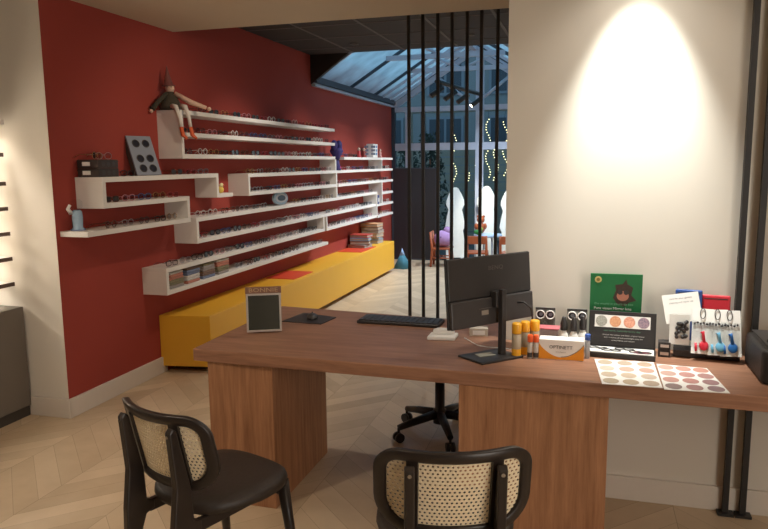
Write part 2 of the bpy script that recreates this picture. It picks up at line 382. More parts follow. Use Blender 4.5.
LED = mat('warm_fairy_light', (255, 230, 170), .5, emit=(255, 226, 160), estr=5)
WIRE = mat('thin_green_wire', (60, 66, 60), .6)
cx = [(-2.2, 1.28, 2.05), (-1.98, 1.25, 1.42), (-1.80, 1.3, 1.75), (-1.63, 1.35, 2.3), (-1.50, 1.3, 1.8), (-1.35, 1.38, 2.25)]
posn = ['leftmost', 'second from the left', 'third from the left', 'fourth from the left', 'fifth from the left', 'rightmost']
for k, (x, zb, zt) in enumerate(cx):
    t = thing('icicle_light_strand', 'warm dangling fairy light strand outside the glass, %s' % posn[k], 'string lights', (x, 11.75, zt), 0, 'fairy light strands outside the glass')
    n = int((zt-zb)/.045)+1; pts = [(0, 0, 2.42-zt)]; b = MB()
    for i in range(n+1):
        z = -(zt-zb)*i/n; p = (.04*math.sin(i*.55+k), .02*math.cos(i*2.1), z); pts.append(p); b.ball(p, .0085, seg=6)
    MB().tube(pts, .003, 4).build('wire', WIRE, t); b.build('bulbs', LED, t)['kind'] = 'stuff'

# ================================================================== YELLOW BENCH
t = thing('display_bench', 'long low yellow laminate bench under the red wall shelves', 'bench', (0, 0, 0))
MB().prism([(XW+.002, 4.56), (-2.75, 4.62), (-2.75, 9.9), (XW+.002, 9.9)], .055, .457).build('body', YEL, t, .004)
MB().box(XW+.02, -2.86, 4.72, 9.8, 0, .055).build('plinth', GREYD, t)
TRAY = mat('orange_red_mat', (206, 66, 34), .6)
tag(MB().box(-3.11, -2.80, 6.34, 6.84, .457, .463).build('display_mat', TRAY), 'orange-red mat lying mid-way along the yellow bench', 'mat')
tag(MB().box(-3.13, -2.80, 8.5, 9.15, .457, .463).build('display_mat', TRAY), 'orange-red mat on the bench in front of the books', 'mat')
BC = [mat('book_cover_%s' % n_, c_, .6) for n_, c_ in (('cream', (205, 190, 170)), ('brown', (120, 84, 64)), ('red', (170, 60, 50)), ('blue', (120, 150, 176)), ('grey', (150, 145, 140)), ('sand', (196, 150, 110)), ('teal', (70, 110, 120)))]
PAGES = mat('book_pages', (176, 164, 148), .8)
def book(loc, w, d, h, m, rz, label, grp):
    t = thing('book', label, 'book', loc, rz, grp)
    MB().box(-w/2, w/2, -d/2, d/2, 0, .009).box(-w/2, w/2, -d/2, d/2, h-.009, h).box(-w/2, -w/2+.004, -d/2, d/2, .009, h-.009).build('cover', m, t)
    MB().box(-w/2+.004, w/2-.006, -d/2+.005, d/2-.005, .009, h-.009).build('pages', PAGES, t)
z = .457
nb = ['bottom', 'second from bottom', 'third from bottom', 'fourth from bottom', 'second from top', 'top']
for i, (mi, h) in enumerate(((4, .05), (3, .04), (5, .055), (4, .04), (1, .05), (5, .045))):
    book((-3.0+random.uniform(-.01, .01), 9.62, z), .26, .24, h, BC[mi], random.uniform(-.15, .15), 'hardback in the taller stack on the yellow bench, %s' % nb[i], 'tall stack of books on the bench'); z += h+.001
z = .463
for i, (mi, h) in enumerate(((4, .04), (1, .05), (3, .04), (2, .04))):
    book((-2.99, 9.02+.02*i, z), .26, .22, h, BC[mi], random.uniform(-.25, .25), 'book in the shorter stack on the yellow bench, %s' % ['bottom', 'second from bottom', 'third from bottom', 'top'][i], 'short stack of books on the bench'); z += h+.001

# ================================================================== WHITE WALL SHELVES
LV = {'S8': .685, 'S7': .852, 'S6': 1.018, 'S5': 1.190, 'F4b': 1.352, 'F4': 1.518, 'B3': 1.683, 'B2': 1.846, 'B1': 2.012, 'R3': 1.350, 'R4': 1.172, 'R5': 1.008, 'R6': .842}
TH = .033
def board(p, y0, y1, zt, m=WHITE): return MB().box(XW, XF, y0, y1, zt-TH, zt).build('shelf_board', m, p, .002)
def upright(p, y0, z0, z1): return MB().box(XW, XF, y0, y0+TH, z0, z1).build('upright', WHITE, p, .002)
tA = thing('wall_shelf', 'white stepped wall shelf nearest the camera, at the left end', 'shelf', (0, 0, 0), 0, 'white wall shelves on the red wall')
board(tA, 3.75, 5.20, LV['F4']+.012); board(tA, 3.75+TH, 4.748-TH, LV['F4b']+.012); board(tA, 3.585, 4.748, LV['S5']+.008); board(tA, 5.20, 5.436, LV['F4b']+.01)
upright(tA, 3.75, LV['F4b']-TH+.012, LV['F4']-TH+.012); upright(tA, 4.748-TH, LV['S5']+.008, LV['F4b']+.012); upright(tA, 5.20-TH, LV['F4b']-.02, LV['F4']-.02)
tB = thing('wall_shelf', 'white three-tier wall shelf at the top, with a doll on its end', 'shelf', (0, 0, 0), 0, 'white wall shelves on the red wall')
upright(tB, 4.68, LV['B3']-TH, LV['B1'])
for k in ('B1', 'B2', 'B3'): board(tB, 4.68+TH, 8.0, LV[k])
tC = thing('wall_shelf', 'white wall shelf in the middle, with long boards joined by a tall upright', 'shelf', (0, 0, 0), 0, 'white wall shelves on the red wall')
upright(tC, 5.73, LV['F4b']-TH, LV['F4']-TH); board(tC, 5.73, 10.57, LV['F4']); board(tC, 5.73+TH, 8.02, LV['F4b'])
upright(tC, 8.0, LV['F4'], LV['B3']-TH); upright(tC, 8.02, LV['S5'], LV['F4']-TH)
tD = thing('wall_shelf', 'white long wall shelf with a box end, below the middle shelf', 'shelf', (0, 0, 0), 0, 'white wall shelves on the red wall')
upright(tD, 4.83, LV['S6']-TH, LV['S5']-TH); board(tD, 4.83, 9.70, LV['S5']); board(tD, 4.83+TH, 9.70-TH, LV['S6'])
tE = thing('wall_shelf', 'white lowest wall shelf whose box end holds stacked cases', 'shelf', (0, 0, 0), 0, 'white wall shelves on the red wall')
upright(tE, 4.385, LV['S8']-TH, LV['S7']-TH); board(tE, 4.385, 7.60, LV['S7']); board(tE, 4.385+TH, 7.70, LV['S8']); upright(tE, 7.56, LV['S7'], LV['S6']-TH)
tG = thing('wall_shelf', 'white wall shelf box beyond the lowest shelf, low down', 'shelf', (0, 0, 0), 0, 'white wall shelves on the red wall')
upright(tG, 7.66, LV['S7'], LV['S6']-TH); board(tG, 7.66, 9.70, LV['S7']-.002); upright(tG, 9.70, LV['R6'], LV['S5'])
tH = thing('wall_shelf', 'white wall shelf cluster at the far right end of the red wall', 'shelf', (0, 0, 0), 0, 'white wall shelves on the red wall')
board(tH, 8.31, 10.57, LV['B3']-.002); upright(tH, 9.97, LV['F4'], LV['B3']-TH-.002); board(tH, 8.10, 10.58, LV['R3']); upright(tH, 9.965, LV['R5'], LV['R3']-TH)
board(tH, 9.965+TH, 10.58, LV['R4']); board(tH, 9.74, 10.58, LV['R5']); board(tH, 9.74, 10.57, LV['R6'])

# ------------------------------------------------------------------ spectacles
FR = [mat('frame_'+n_, c_, .3, mt) for n_, c_, mt in (('black', (28, 26, 28), 0), ('tortoise', (88, 48, 30), 0), ('gold', (190, 150, 90), .8), ('silver', (190, 192, 198), .8), ('red', (150, 36, 44), 0), ('blue', (50, 80, 130), 0), ('clear', (205, 196, 190), 0), ('pink', (196, 130, 140), 0), ('grey', (100, 104, 112), 0))]
FN = ['black', 'tortoiseshell', 'gold', 'silver', 'red', 'blue', 'clear', 'pink', 'grey']
LENS = glass_mat('lens_glass', (.84, .84, .86), .10, .03)
LENSD = mat('sunglass_lens', (40, 40, 46), .08, spec=.8)
def ring(cy, cz, shape, n=16):
    out = []
    for i in range(n):
        a = 2*PI*i/n; ca, sa = math.cos(a), math.sin(a); p = {'round': 2, 'square': 4, 'oval': 2.6}[shape]
        r = (abs(ca)**p+abs(sa)**p)**(-1/p); hw, hh = {'round': (.023, .022), 'square': (.026, .018), 'oval': (.025, .020)}[shape]
        out.append((0, cy+ca*r*hw, cz+sa*r*hh))
    return out
def g_frame(shape, thick): # front, facing +x, resting at z=0
    m = MB(); h = {'round': .022, 'square': .018, 'oval': .020}[shape]+thick
    for sy in (-1, 1): m.tube(ring(sy*.034, h, shape), thick, 5, True)
    m.tube([(0, -.012, h+.006), (.002, 0, h+.009), (0, .012, h+.006)], thick*.9, 5); return m, h
def g_temple(m, sy, h, thick):
    return m.tube([(0, sy*.060, h+.008), (-.008, sy*.067, h+.008), (-.09, sy*.066, h+.006), (-.125, sy*.062, h-.012)], thick*.8, 5)
def g_lens(m, sy, h, shape, mi=0):
    r = ring(sy*.034, h, shape)
    a = [m.bm.verts.new((-.0006, p[1], p[2])) for p in r]; b = [m.bm.verts.new((.0006, p[1], p[2])) for p in r]
    f1 = m.bm.faces.new(a); f2 = m.bm.faces.new(b[::-1]); f1.material_index = mi; f2.material_index = mi
    return m
protos = []
for k, (ci, shape, thick, sun) in enumerate([(0, 'square', .0028, 0), (1, 'round', .0028, 0), (2, 'round', .0016, 0), (3, 'oval', .0016, 0), (4, 'square', .0025, 0), (5, 'oval', .0027, 0), (6, 'round', .0028, 0), (7, 'oval', .0024, 0), (8, 'square', .0024, 0), (0, 'oval', .0034, 1), (1, 'square', .0030, 1), (0, 'round', .002, 0)]):
    m, h = g_frame(shape, thick)
    for sy in (-1, 1): g_temple(m, sy, h, thick)
    for sy in (-1, 1): g_lens(m, sy, h, shape, 1)
    bmesh.ops.recalc_face_normals(m.bm, faces=m.bm.faces[:])
    me = bpy.data.meshes.new('spectacles'); m.bm.to_mesh(me); m.bm.free(); me.materials.append(FR[ci]); me.materials.append(LENSD if sun else LENS)
    # separate meshes for the near ones
    fm, h = g_frame(shape, thick); parts = []
    def cache(mb, nm, mt):
        q = bpy.data.meshes.new(nm); bmesh.ops.recalc_face_normals(mb.bm, faces=mb.bm.faces[:]); mb.bm.to_mesh(q); mb.bm.free(); q.materials.append(mt); parts.append((nm, q))
    cache(fm, 'frame', FR[ci])
    for sy in (-1, 1): cache(g_lens(MB(), sy, h, shape), 'lens', LENSD if sun else LENS)
    for sy in (-1, 1): cache(g_temple(MB(), sy, h, thick), 'temple', FR[ci])
    protos.append((me, parts, FN[ci]+(' framed sunglasses' if sun else ' framed spectacles'), shape))
def glasses_row(y0, y1, z, shelf, detail=False, step=.185, skip=()):
    n = max(1, int(round((y1-y0)/step))); idx = 0
    for i in range(n):
        y = y0+(i+.5)*(y1-y0)/n+random.uniform(-.008, .008)
        if any(a < y < b for a, b in skip): continue
        me, parts, desc, shape = random.choice(protos)
        lab = '%s, %s along %s' % (desc, ORD[idx], shelf); idx += 1
        grp = 'spectacles on '+shelf
        x = XF-.045+random.uniform(-.012, .006); rz = random.uniform(-.22, .05)
        if detail:
            t = thing('spectacles', lab, 'glasses', (x, y, z), rz, grp)
            for nm, q in parts:
                o = bpy.data.objects.new(nm, q); COL.objects.link(o); o.parent = t
        else:
            o = bpy.data.objects.new('spectacles', me); COL.objects.link(o); o.location = (x, y, z); o.rotation_euler[2] = rz
            tag(o, lab, 'glasses', grp)
glasses_row(3.98, 5.15, LV['F4']+.012, 'the top board of the nearest shelf', True, skip=((4.2, 4.62),))
glasses_row(3.80, 4.68, LV['F4b']+.012, 'the middle board of the nearest shelf', True)
glasses_row(3.78, 4.68, LV['S5']+.008, 'the bottom board of the nearest shelf', True)
glasses_row(4.98, 7.95, LV['B1'], 'the topmost long shelf')
glasses_row(4.75, 7.95, LV['B2'], 'the second long shelf from the top')
glasses_row(4.75, 7.95, LV['B3'], 'the third long shelf from the top')
glasses_row(5.78, 8.0, LV['F4'], 'the lid of the middle box shelf')
glasses_row(5.80, 7.95, LV['F4b'], 'the floor of the middle box shelf')
glasses_row(8.36, 10.5, LV['F4'], 'the second far right board')
glasses_row(4.88, 9.66, LV['S5'], 'the long shelf with the oval tray', True, step=.19, skip=((6.28, 6.72),))
glasses_row(4.90, 9.62, LV['S6'], 'the long shelf under the oval tray', False, step=.19, skip=((7.5, 7.72),))
glasses_row(4.43, 7.5, LV['S7'], 'the lid of the lowest shelf', True)
glasses_row(5.5, 7.65, LV['S8'], 'the floor of the lowest shelf')
glasses_row(7.74, 9.6, LV['S7']-.002, 'the low far box shelf')
glasses_row(8.15, 9.9, LV['R3'], 'the third far right board', skip=((9.93, 10.03),))
glasses_row(10.02, 10.5, LV['R3'], 'the third far right board past the upright')
glasses_row(10.02, 10.5, LV['R4'], 'the fourth far right board')
glasses_row(10.02, 10.5, LV['R5'], 'the fifth far right board')
glasses_row(9.80, 10.5, LV['R6'], 'the bottom far right board')
glasses_row(8.4, 9.0, LV['B3']-.002, 'the top far right board')

# ------------------------------------------------------------------ things on the shelves
# witch doll
SKIN = mat('cloth_skin', (206, 172, 150), .8); HATM = mat('faded_rose_felt', (120, 72, 66), .9); DRS = mat('dark_olive_cloth', (62, 56, 44), .9, var=.3, scale=50)
STK = mat('white_stocking', (214, 206, 196), .8); SHOE = mat('orange_cloth_shoe', (206, 92, 50), .7)
t = thing('witch_doll', 'rag witch doll in tall pointed hat sitting on the top shelf end', 'doll', (-3.068, 4.740, LV['B1']), -.8)
M_ = None
b = MB().lathe([(.075, 0), (.085, .03), (.06, .08), (.03, .13), (.022, .14)], 14).build('dress', DRS, t)
hd = MB().ball((0, 0, .165), .036, (.95, .95, 1.05)).ball((.035, -.008, .163), .006, seg=6).build('head', SKIN, t)
MB().ball((.031, -.022, .172), .004, seg=6).ball((.034, .004, .172), .004, seg=6).build('eye', BLK, hd)
MB().lathe([(.052, .180), (.05, .186), (.036, .19), (.026, .225), (.014, .27), (.006, .31), (.002, .33)], 14, R(.05, 'X')).build('hat', HATM, t)
MB().ball((0, 0, .16), .041, (.9, 1.05, .9)).build('hair', mat('grey_brown_yarn', (120, 96, 78), .95), t) if False else None
MB().tube([(.02, -.03, .125), (.05, -.10, .06), (.07, -.15, .0)], [.016, .018, .022], 8).build('sleeve', DRS, t)
MB().tube([(.02, .03, .125), (.06, .14, .06), (.08, .25, .02)], [.018, .020, .014], 8).build('sleeve', SKIN, t)
MB().ball((.083, .27, .012), .016).build('hand', SKIN, t); MB().ball((.072, -.158, -.012), .015).build('hand', SKIN, t)
for y in (.0, .07):
    MB().tube([(.05, y-.01, .03), (.13, y+.01, .02), (.145, y+.03, -.06), (.14, y+.04, -.13)], [.02, .018, .014, .012], 8).build('leg', STK, t)
    MB().tube([(.14, y+.04, -.13), (.145, y+.05, -.19), (.165, y+.075, -.215)], [.014, .016, .010], 8).build('shoe', SHOE, t)

# black case stack on nearest shelf
zA = LV['F4']+.012
DK = mat('dark_brown_box', (58, 46, 42), .5, var=.2)
for i, (h, l_) in enumerate(((.055, 'lower'), (.055, 'upper'))):
    t = thing('storage_box', 'dark case with pale label, %s of two on the nearest shelf end' % l_, 'box', (-3.06, 3.86, zA+i*.056), 0, 'dark cases on the nearest shelf')
    MB().box(-.08, .08, -.10, .10, 0, h).build('body', DK, t, .004)
    MB().box(-.04, .02, -.1012, -.1002, .015, .04).build('label', PAPER, t)
    MB().box(-.08, .082, -.102, .102, h-.014, h-.010).build('lid_seam', PLAST, t)
    q = MB()
    for yy in (-.05, .0, .05): q.disc((.0805, yy, .026), .016, 'X')
    q.build('dial', PLASTD, t)
t = thing('spectacles_pile', 'jumble of old metal spectacles on top of the dark cases', 'glasses', (-3.06, 3.87, zA+.112), 0)
for i, (x, y, a) in enumerate(((.02, -.04, .2), (.0, .05, -.3), (-.03, .0, .8))):
    o = bpy.data.objects.new('frame', protos[(2, 3, 11)[i]][0]); COL.objects.link(o); o.parent = t; o.location = (x, y, .001+i*.001); o.rotation_euler[2] = a
# lens display panel leaning
LB = mat('grey_blue_panel', (128, 134, 146), .5); LDK = mat('dark_round_lens', (42, 44, 54), .15)
t = thing('lens_display_panel', 'tall grey-blue panel with three pairs of round dark lenses', 'display', (-3.00, 4.33, zA+.004), 0)
Mp = R(-.35, 'Z') @ R(-.40, 'Y')
MB().box(-.012, .0, -.10, .10, 0, .30, Mp).build('panel', LB, t, .002)
MB().box(-.06, -.012, -.096, .096, 0, .285, Mp).build('case', GREYD, t)
for zz in (.24, .125, .05):
    for yy in (-.038, .042):
        l_ = MB().tube([(.003, yy+.027*math.cos(a*PI/10), zz+.027*math.sin(a*PI/10)) for a in range(20)], .003, 5, True, M=Mp).build('ring', GREYD, t)
        MB().disc((.0004, yy, zz), .026, 'X', M=Mp, th=.002).build('lens', LDK, l_)
# pale figurine in clear bottle
t = thing('glass_figurine', 'clear and pale blue figurine bottle on the low left shelf end', 'ornament', (-3.09, 3.67, LV['S5']+.008), 0)
MB().lathe([(.04, 0), (.04, .01), (.03, .02), (.033, .08), (.03, .12), (.02, .13)], 16).build('body', mat('pale_blue_glass', (150, 176, 196), .2), t)
MB().lathe([(.026, .13), (.034, .15), (.034, .185), (.02, .195)], 16).build('head', CLEAR, t)
MB().tube([(-.02, -.03, .11), (-.02, -.055, .14), (-.01, -.045, .165)], [.014, .012, .010], 8).build('wing', PAPER, t)
MB().lathe([(.045, -.0), (.045, .008)], 16).build('foot', mat('blue_grey_base', (110, 124, 160), .4), t)
# small yellow figure
t = thing('toy_chick', 'small yellow figure on the short white shelf step', 'toy', (-2.99, 5.30, LV['F4b']+.01), 0)
MB().ball((0, 0, .03), .026, (1, 1, 1.15)).build('body', mat('yellow_toy', (232, 200, 90), .5), t); MB().ball((.008, 0, .068), .018).build('head', mat('cream_toy', (236, 224, 170), .5), t)
MB().lathe([(.006, 0), (.001, .012)], 8, T((.025, 0, .068)) @ R(PI/2, 'Y')).build('beak', ORG, t)
# oval silver tray
t = thing('oval_tray', 'silver-blue oval case standing among spectacles on the long shelf', 'case', (-3.0, 6.5, LV['S5']), 0)
def oval(a, b_, n=28): return [(a*math.cos(2*PI*i/n), b_*math.sin(2*PI*i/n)) for i in range(n)]
Mo = T((0, 0, .068)) @ R(-.15, 'Y') @ R(PI/2, 'Z') @ R(PI/2, 'X')
MB().prism(oval(.17, .066), -.012, .012, Mo).build('shell', mat('silver_blue_metal', (150, 166, 176), .3, .4), t, .004)
MB().prism(oval(.13, .045), .012, .016, Mo).build('rim', SILV, t)
MB().prism(oval(.09, .028), .016, .02, Mo).build('centre', DFRAME, t)
# stacked cases in the lowest box
PC = [mat('case_'+n_, c_, .55, var=.25, scale=40) for n_, c_ in (('grey_print', (150, 140, 134)), ('olive_print', (126, 118, 88)), ('red_print', (186, 120, 100)), ('white_print', (205, 198, 190)), ('blue_print', (110, 120, 146)), ('brown_print', (120, 92, 78)))]
st_ = ['nearest', 'second', 'third', 'fourth']; lv_ = ['bottom', 'middle', 'top']
for s_i in range(4):
    y = 4.55+s_i*.235
    for k in range(3):
        m = PC[(s_i*2+k) % 6]
        t = thing('spectacle_case', 'printed soft case, %s of the %s stack in the lowest box shelf' % (lv_[k], st_[s_i]), 'case', (-3.04, y, LV['S8']+k*.041), random.uniform(-.08, .08), 'printed cases in the lowest box shelf')
        MB().box(-.07, .07, -.095, .095, 0, .022).build('base', m, t, .006); MB().box(-.07, .07, -.095, .095, .023, .040).build('lid', PC[(s_i*2+k+1) % 6], t, .006)
# purple sculpture at the end of the upper shelf
PUR = mat('purple_plush', (52, 42, 104), .7)
t = thing('purple_sculpture', 'purple hourglass shaped ornament between the upper white shelves', 'ornament', (-2.985, 8.14, LV['F4']), 0)
MB().lathe([(.05, 0), (.055, .02), (.035, .08), (.03, .12)], 14).build('base', PUR, t)
MB().lathe([(.03, .12), (.05, .17), (.085, .23), (.07, .27)], 14).build('body', PUR, t)
MB().ball((0, -.075, .30), .06, (.7, .85, 1.1)).build('lobe', PUR, t); MB().ball((0, .09, .30), .06, (.7, .85, 1.1)).build('lobe', PUR, t)
MB().disc((.05, .0, .03), .02, 'X').disc((.045, .08, .26), .012, 'X').build('badge', mat('rose_badge', (200, 70, 110), .5), t)
# far right top shelf items
zR = LV['B3']-.002
def figurine(y, col, label):
    t = thing('figurine', label, 'ornament', (-3.02, y, zR), 0, 'small ornaments on the far right shelf')
    MB().lathe([(.03, 0), (.035, .01), (.02, .04), (.024, .07), (.012, .09)], 12).build('body', mat('figurine_%s' % label.split()[1], col, .5), t)
    MB().ball((0, 0, .108), .022).build('head', SKIN, t)
figurine(9.12, (196, 60, 60), 'small red figurine left of the white box, far shelf'); figurine(10.12, (206, 150, 140), 'small pink figurine right of the white box, far shelf')
figurine(9.34, (150, 60, 50), 'small brown-red figurine touching the white box, far shelf')
t = thing('photo_box', 'white box with blue picture squares on the far right top shelf', 'box', (-3.0, 9.66, zR), 0)
MB().box(-.05, .05, -.11, .11, 0, .19).build('body', PAPER, t, .003)
q = MB()
for yy in (-.05, .05):
    for zz in (.05, .10, .15): q.box(.0505, .052, yy-.035, yy+.035, zz-.017, zz+.017)
q.build('picture', mat('blue_picture', (110, 140, 180), .5), t)
q = MB()
for yy in (-.05, .05):
    for zz in (.05, .10, .15): q.box(yy-.03-.0, yy+.03, -.112, -.1105, zz-.015, zz+.015)
q.build('picture', mat('grey_picture', (150, 160, 176), .5), t)
t = thing('blue_card_box', 'dark blue box on the far shelf beside the low upright', 'box', (-3.0, 9.80, LV['R5']), 0)
MB().box(-.05, .05, -.03, .03, 0, .13).build('body', mat('dark_blue_card', (44, 56, 110), .5), t, .002); MB().box(.0505, .0515, -.02, .02, .03, .09).build('label', PAPER, t)

# ================================================================== BLACK STEEL BARS
for i, x in enumerate((-1.274, -1.169, -1.060, -.958, -.851, -.75, -.637)):
    o = MB().box(x-.011, x+.011, 5.009, 5.031, 0, BH).build('steel_bar', STEEL, bevel=.001)
    tag(o, 'black floor-to-ceiling steel bar of the room divider, %s from the left' % ORD[i], 'bar', 'steel bars of the room divider')

# ceiling downlights in the black ceiling
t = thing('ceiling_downlight', 'small round recessed lamp in the black ceiling, left one', 'light', (-2.42, 7.2, BH-.006), 0, 'recessed lamps in the black ceiling')
MB().lathe([(.03, -.004), (.05, -.004), (.05, .004), (.03, .004)], 20, cap=False).build('ring', GRIDM, t); MB().disc((0, 0, .001), .03).build('lens', mat('unlit_lamp_lens', (120, 96, 70), .4), t)
dup(t, (-1.18, 7.1, BH-.006), 0, 'small round recessed lamp in the black ceiling, right one')
# track light
t = thing('track_light', 'dark ceiling track with spotlight heads under the glass roof', 'light', (0, 0, 0))
p0, p1 = Vector((-1.78, 8.3, 2.56)), Vector((-1.70, 11.2, 2.56))
p0 = Vector((-1.9, 8.9, 2.62)); p1 = Vector((-1.62, 10.9, 2.62))
MB().tube([p0, p1], .03, 4).build('track', STEEL, t)
for q_ in (p0, p1): MB().tube([q_+Vector((0, 0, .02)), (q_.x, q_.y, roofz(q_.x)-.0)], .006, 6).build('hanger', STEEL, t)
LAMP = mat('lit_spot_lens', (255, 240, 215), .4, emit=(255, 236, 205), estr=14)
for i, f_ in enumerate((.08, .35, .62, .95)):
    p = p0.lerp(p1, f_)
    h = MB().tube([p+Vector((0, 0, -.02)), p+Vector((0, 0, -.07))], .012, 6).tube([p+Vector((.03, .0, -.06)), p+Vector((-.12, -.05, -.17))], .035, 12).build('spot_head', STEEL, t)
    MB().tube([p+Vector((-.121, -.05, -.171)), p+Vector((-.124, -.0515, -.174))], .028, 12).build('lamp_lens', LAMP if i == 3 else GRIDM, h)

# ================================================================== PLAY CORNER
def kid_chair(loc, rz, label):
    t = thing('child_chair', label, 'chair', loc, rz, 'small orange wooden chairs')
    MB().box(-.16, .16, -.16, .16, .27, .295).build('seat', WOODC, t, .006)
    for x in (-.14, .14):
        MB().tube([(x*1.1, .15, 0), (x, .13, .27)], [.017, .02], 8).build('leg', WOODC, t)
        MB().tube([(x*1.1, -.16, 0), (x, -.14, .28), (x*.98, -.17, .54)], [.017, .02, .016], 8).build('leg', WOODC, t)
    MB().box(-.15, .15, -.18, -.16, .42, .54).build('backrest', WOODC, t, .01)
    MB().tube([(-.15, 0, .14), (.15, 0, .14)], .009, 6).tube([(-.15, -.15, .14), (-.15, .14, .14)], .009, 6).tube([(.15, -.15, .14), (.15, .14, .14)], .009, 6).build('stretcher', WOODC, t)
kid_chair((-2.17, 10.62, 0), -1.5, 'small orange wooden chair carrying the lilac cushion')
kid_chair((-1.05, 10.2, 0), -.1, 'small orange wooden chair at the right, in front of the play table')
kid_chair((-1.56, 10.2, 0), .1, 'small orange wooden chair in front of the toys, left of another')
t = thing('cushion', 'lilac cushion propped on the small orange chair', 'cushion', (-2.15, 10.62, .297), 0)
g = MB().ball((0, 0, .13), .155, (1.0, .85, .85)).ball((.06, 0, .25), .065, (1, .8, 1.1)).build('body', LILAC, t); MB().ball((-.08, -.09, .17), .02, seg=8).ball((-.02, -.11, .16), .02, seg=8).build('spot', mat('dark_lilac_spot', (120, 90, 140), .8), t)
t = thing('play_table', 'low round play table with a pale blue top in the bright corner', 'table', (-1.48, 10.76, 0))
MB().lathe([(.21, .46), (.22, .465), (.22, .49), (.21, .495)], 28).build('table_top', mat('pale_blue_laminate', (168, 196, 224), .3), t)
for a in range(4): MB().tube([(.17*math.cos(a*PI/2+.6), .17*math.sin(a*PI/2+.6), 0), (.13*math.cos(a*PI/2+.6), .13*math.sin(a*PI/2+.6), .46)], .014, 8).build('leg', WFRAME, t)
# toys on table
t = thing('toy_bear', 'orange-brown soft toy on the play table', 'toy', (-1.60, 10.80, .495), 0)
MB().ball((0, 0, .09), .07, (1, .9, 1.25)).build('body', WOODC, t); hd = MB().ball((0, 0, .22), .06).build('head', WOODC, t)
MB().ball((-.045, 0, .27), .02, seg=8).ball((.045, 0, .27), .02, seg=8).build('ear', WOODC, hd)
for x in (-.07, .07): MB().ball((x, -.02, .12), .028, (1, 1, 1.7), seg=8).build('arm', WOODC, t)
t = thing('toy_frog', 'small green toy beside the orange-brown soft toy', 'toy', (-1.62, 10.66, .495), 0)
MB().ball((0, 0, .04), .045, (1.5, 1, .85)).build('body', mat('green_plush', (60, 140, 70), .8), t); MB().ball((.05, -.01, .09), .028, seg=8).build('head', mat('lime_plush', (150, 190, 80), .8), t)
# white pointed tree shapes
WT = mat('white_play_panel', (232, 236, 232), .6)
def tree_panel(loc, rz, w, h, label):
    t = thing('play_tree_panel', label, 'panel', loc, rz, 'white tree shaped panels in the play corner')
    hf = [(.46, .05), (.46, .30), (.40, .42), (.50, .48), (.44, .58), (.34, .70), (.46, .77), (.44, .83), (.30, .92), (.16, .985), (.06, 1.0)]
    pts = [(x*w, z*h) for x, z in hf]+[(-x*w, z*h) for x, z in hf[::-1]]
    MB().prism(pts, -.01, .01, R(PI/2, 'X')).build('panel', WT, t, .004)
    for x in (-w*.35, w*.35): MB().box(x-.02, x+.02, -.12, .12, 0, .06).build('foot', WT, t, .004)
tree_panel((-2.07, 11.16, 0), .15, .32, 1.20, 'white tree-shaped panel behind the lilac cushion')
tree_panel((-1.565, 11.16, 0), 0, .34, 1.22, 'brightly lit white tree-shaped panel behind the play table')
tree_panel((-1.17, 11.0, 0), -.2, .34, 1.20, 'white tree-shaped panel at the right, half hidden by the wall')
t = thing('dark_partition', 'tall dark glossy panel in front of the far glass wall', 'partition', (-2.66, 11.2, 0))
MB().box(-.46, .26, -.012, .012, .02, 1.50).build('panel', mat('dark_glossy_panel', (44, 44, 48), .35), t); MB().box(-.48, -.46, -.02, .02, 0, 1.52).box(.26, .28, -.02, .02, 0, 1.52).box(-.46, .26, -.02, .02, 1.50, 1.52).box(-.46, .26, -.02, .02, 0, .02).build('frame', DFRAME, t)
# teal paper cone by bench end
t = thing('play_tent', 'small teal and pale blue cone toy beyond the bench end', 'toy', (-2.72, 10.25, 0))
MB().lathe([(.15, 0), (.006, .27)], 5).build('cone', mat('teal_fabric', (70, 130, 150), .7), t); MB().lathe([(.045, .20), (.002, .31)], 5).build('tip', mat('pale_blue_fabric', (150, 180, 220), .7), t)

# ================================================================== LEFT DISPLAY
t = thing('low_cabinet', 'grey low cabinet under the backlit shelves at the left edge', 'cabinet', (0, 0, 0))
MB().box(-3.81, -3.435, 1.0, 3.53, .07, .72).build('body', GREY, t, .003)
MB().box(-3.81, -3.45, 1.0, 3.53, 0, .07).build('plinth', GREYD, t)
for k, z in enumerate((.88, 1.04, 1.198, 1.354, 1.508, 1.684)):
    t = thing('display_shelf', 'dark-edged backlit display shelf at the left edge, %s from the bottom' % ORD[k], 'shelf', (0, 0, 0), 0, 'backlit display shelves at the left edge')
    MB().box(-3.81, -3.462, 1.0, 3.50, z-.020, z).build('shelf_board', WHITE, t)
    MB().box(-3.462, -3.455, 1.0, 3.50, z-.022, z+.002).build('front_edge', BROWN, t)
    panel('shelf_led_strip', (-3.62, 2.78, z-.024), 4.5, .02, 1.4, (1, .92, .80), 150)
t = thing('display_canopy', 'white top board of the backlit display at the left edge', 'shelf', (0, 0, 0))
MB().box(-3.81, -3.44, 1.0, 3.50, 1.86, 1.88).build('board', WHITE, t); MB().box(-3.44, -3.43, 1.0, 3.5, 1.855, 1.885).build('front_edge', WHITE, t)
panel('canopy_led_strip', (-3.50, 2.78, 1.852), 6, .05, 1.4, (1, .92, .80), 110)

# ================================================================== DESK
t = thing('reception_desk', 'large walnut desk with a thick top on two block pedestals', 'desk', (0, 0, 0))
MB().prism([(-1.757, 2.79), (1.35, 2.685), (1.35, 3.282), (.600, 3.282), (.600, 3.318), (-.382, 3.318), (-.382, 3.66), (-1.763, 3.80)], .692, .75).build('desk_top', DESKW, t, .004)
MB().box(-1.69, -1.36, 2.80, 3.47, 0, .692).build('pedestal', PEDW, t, .003)
MB().box(-.492, .10, 2.75, 3.30, 0, .692).build('pedestal', PEDW, t, .003)

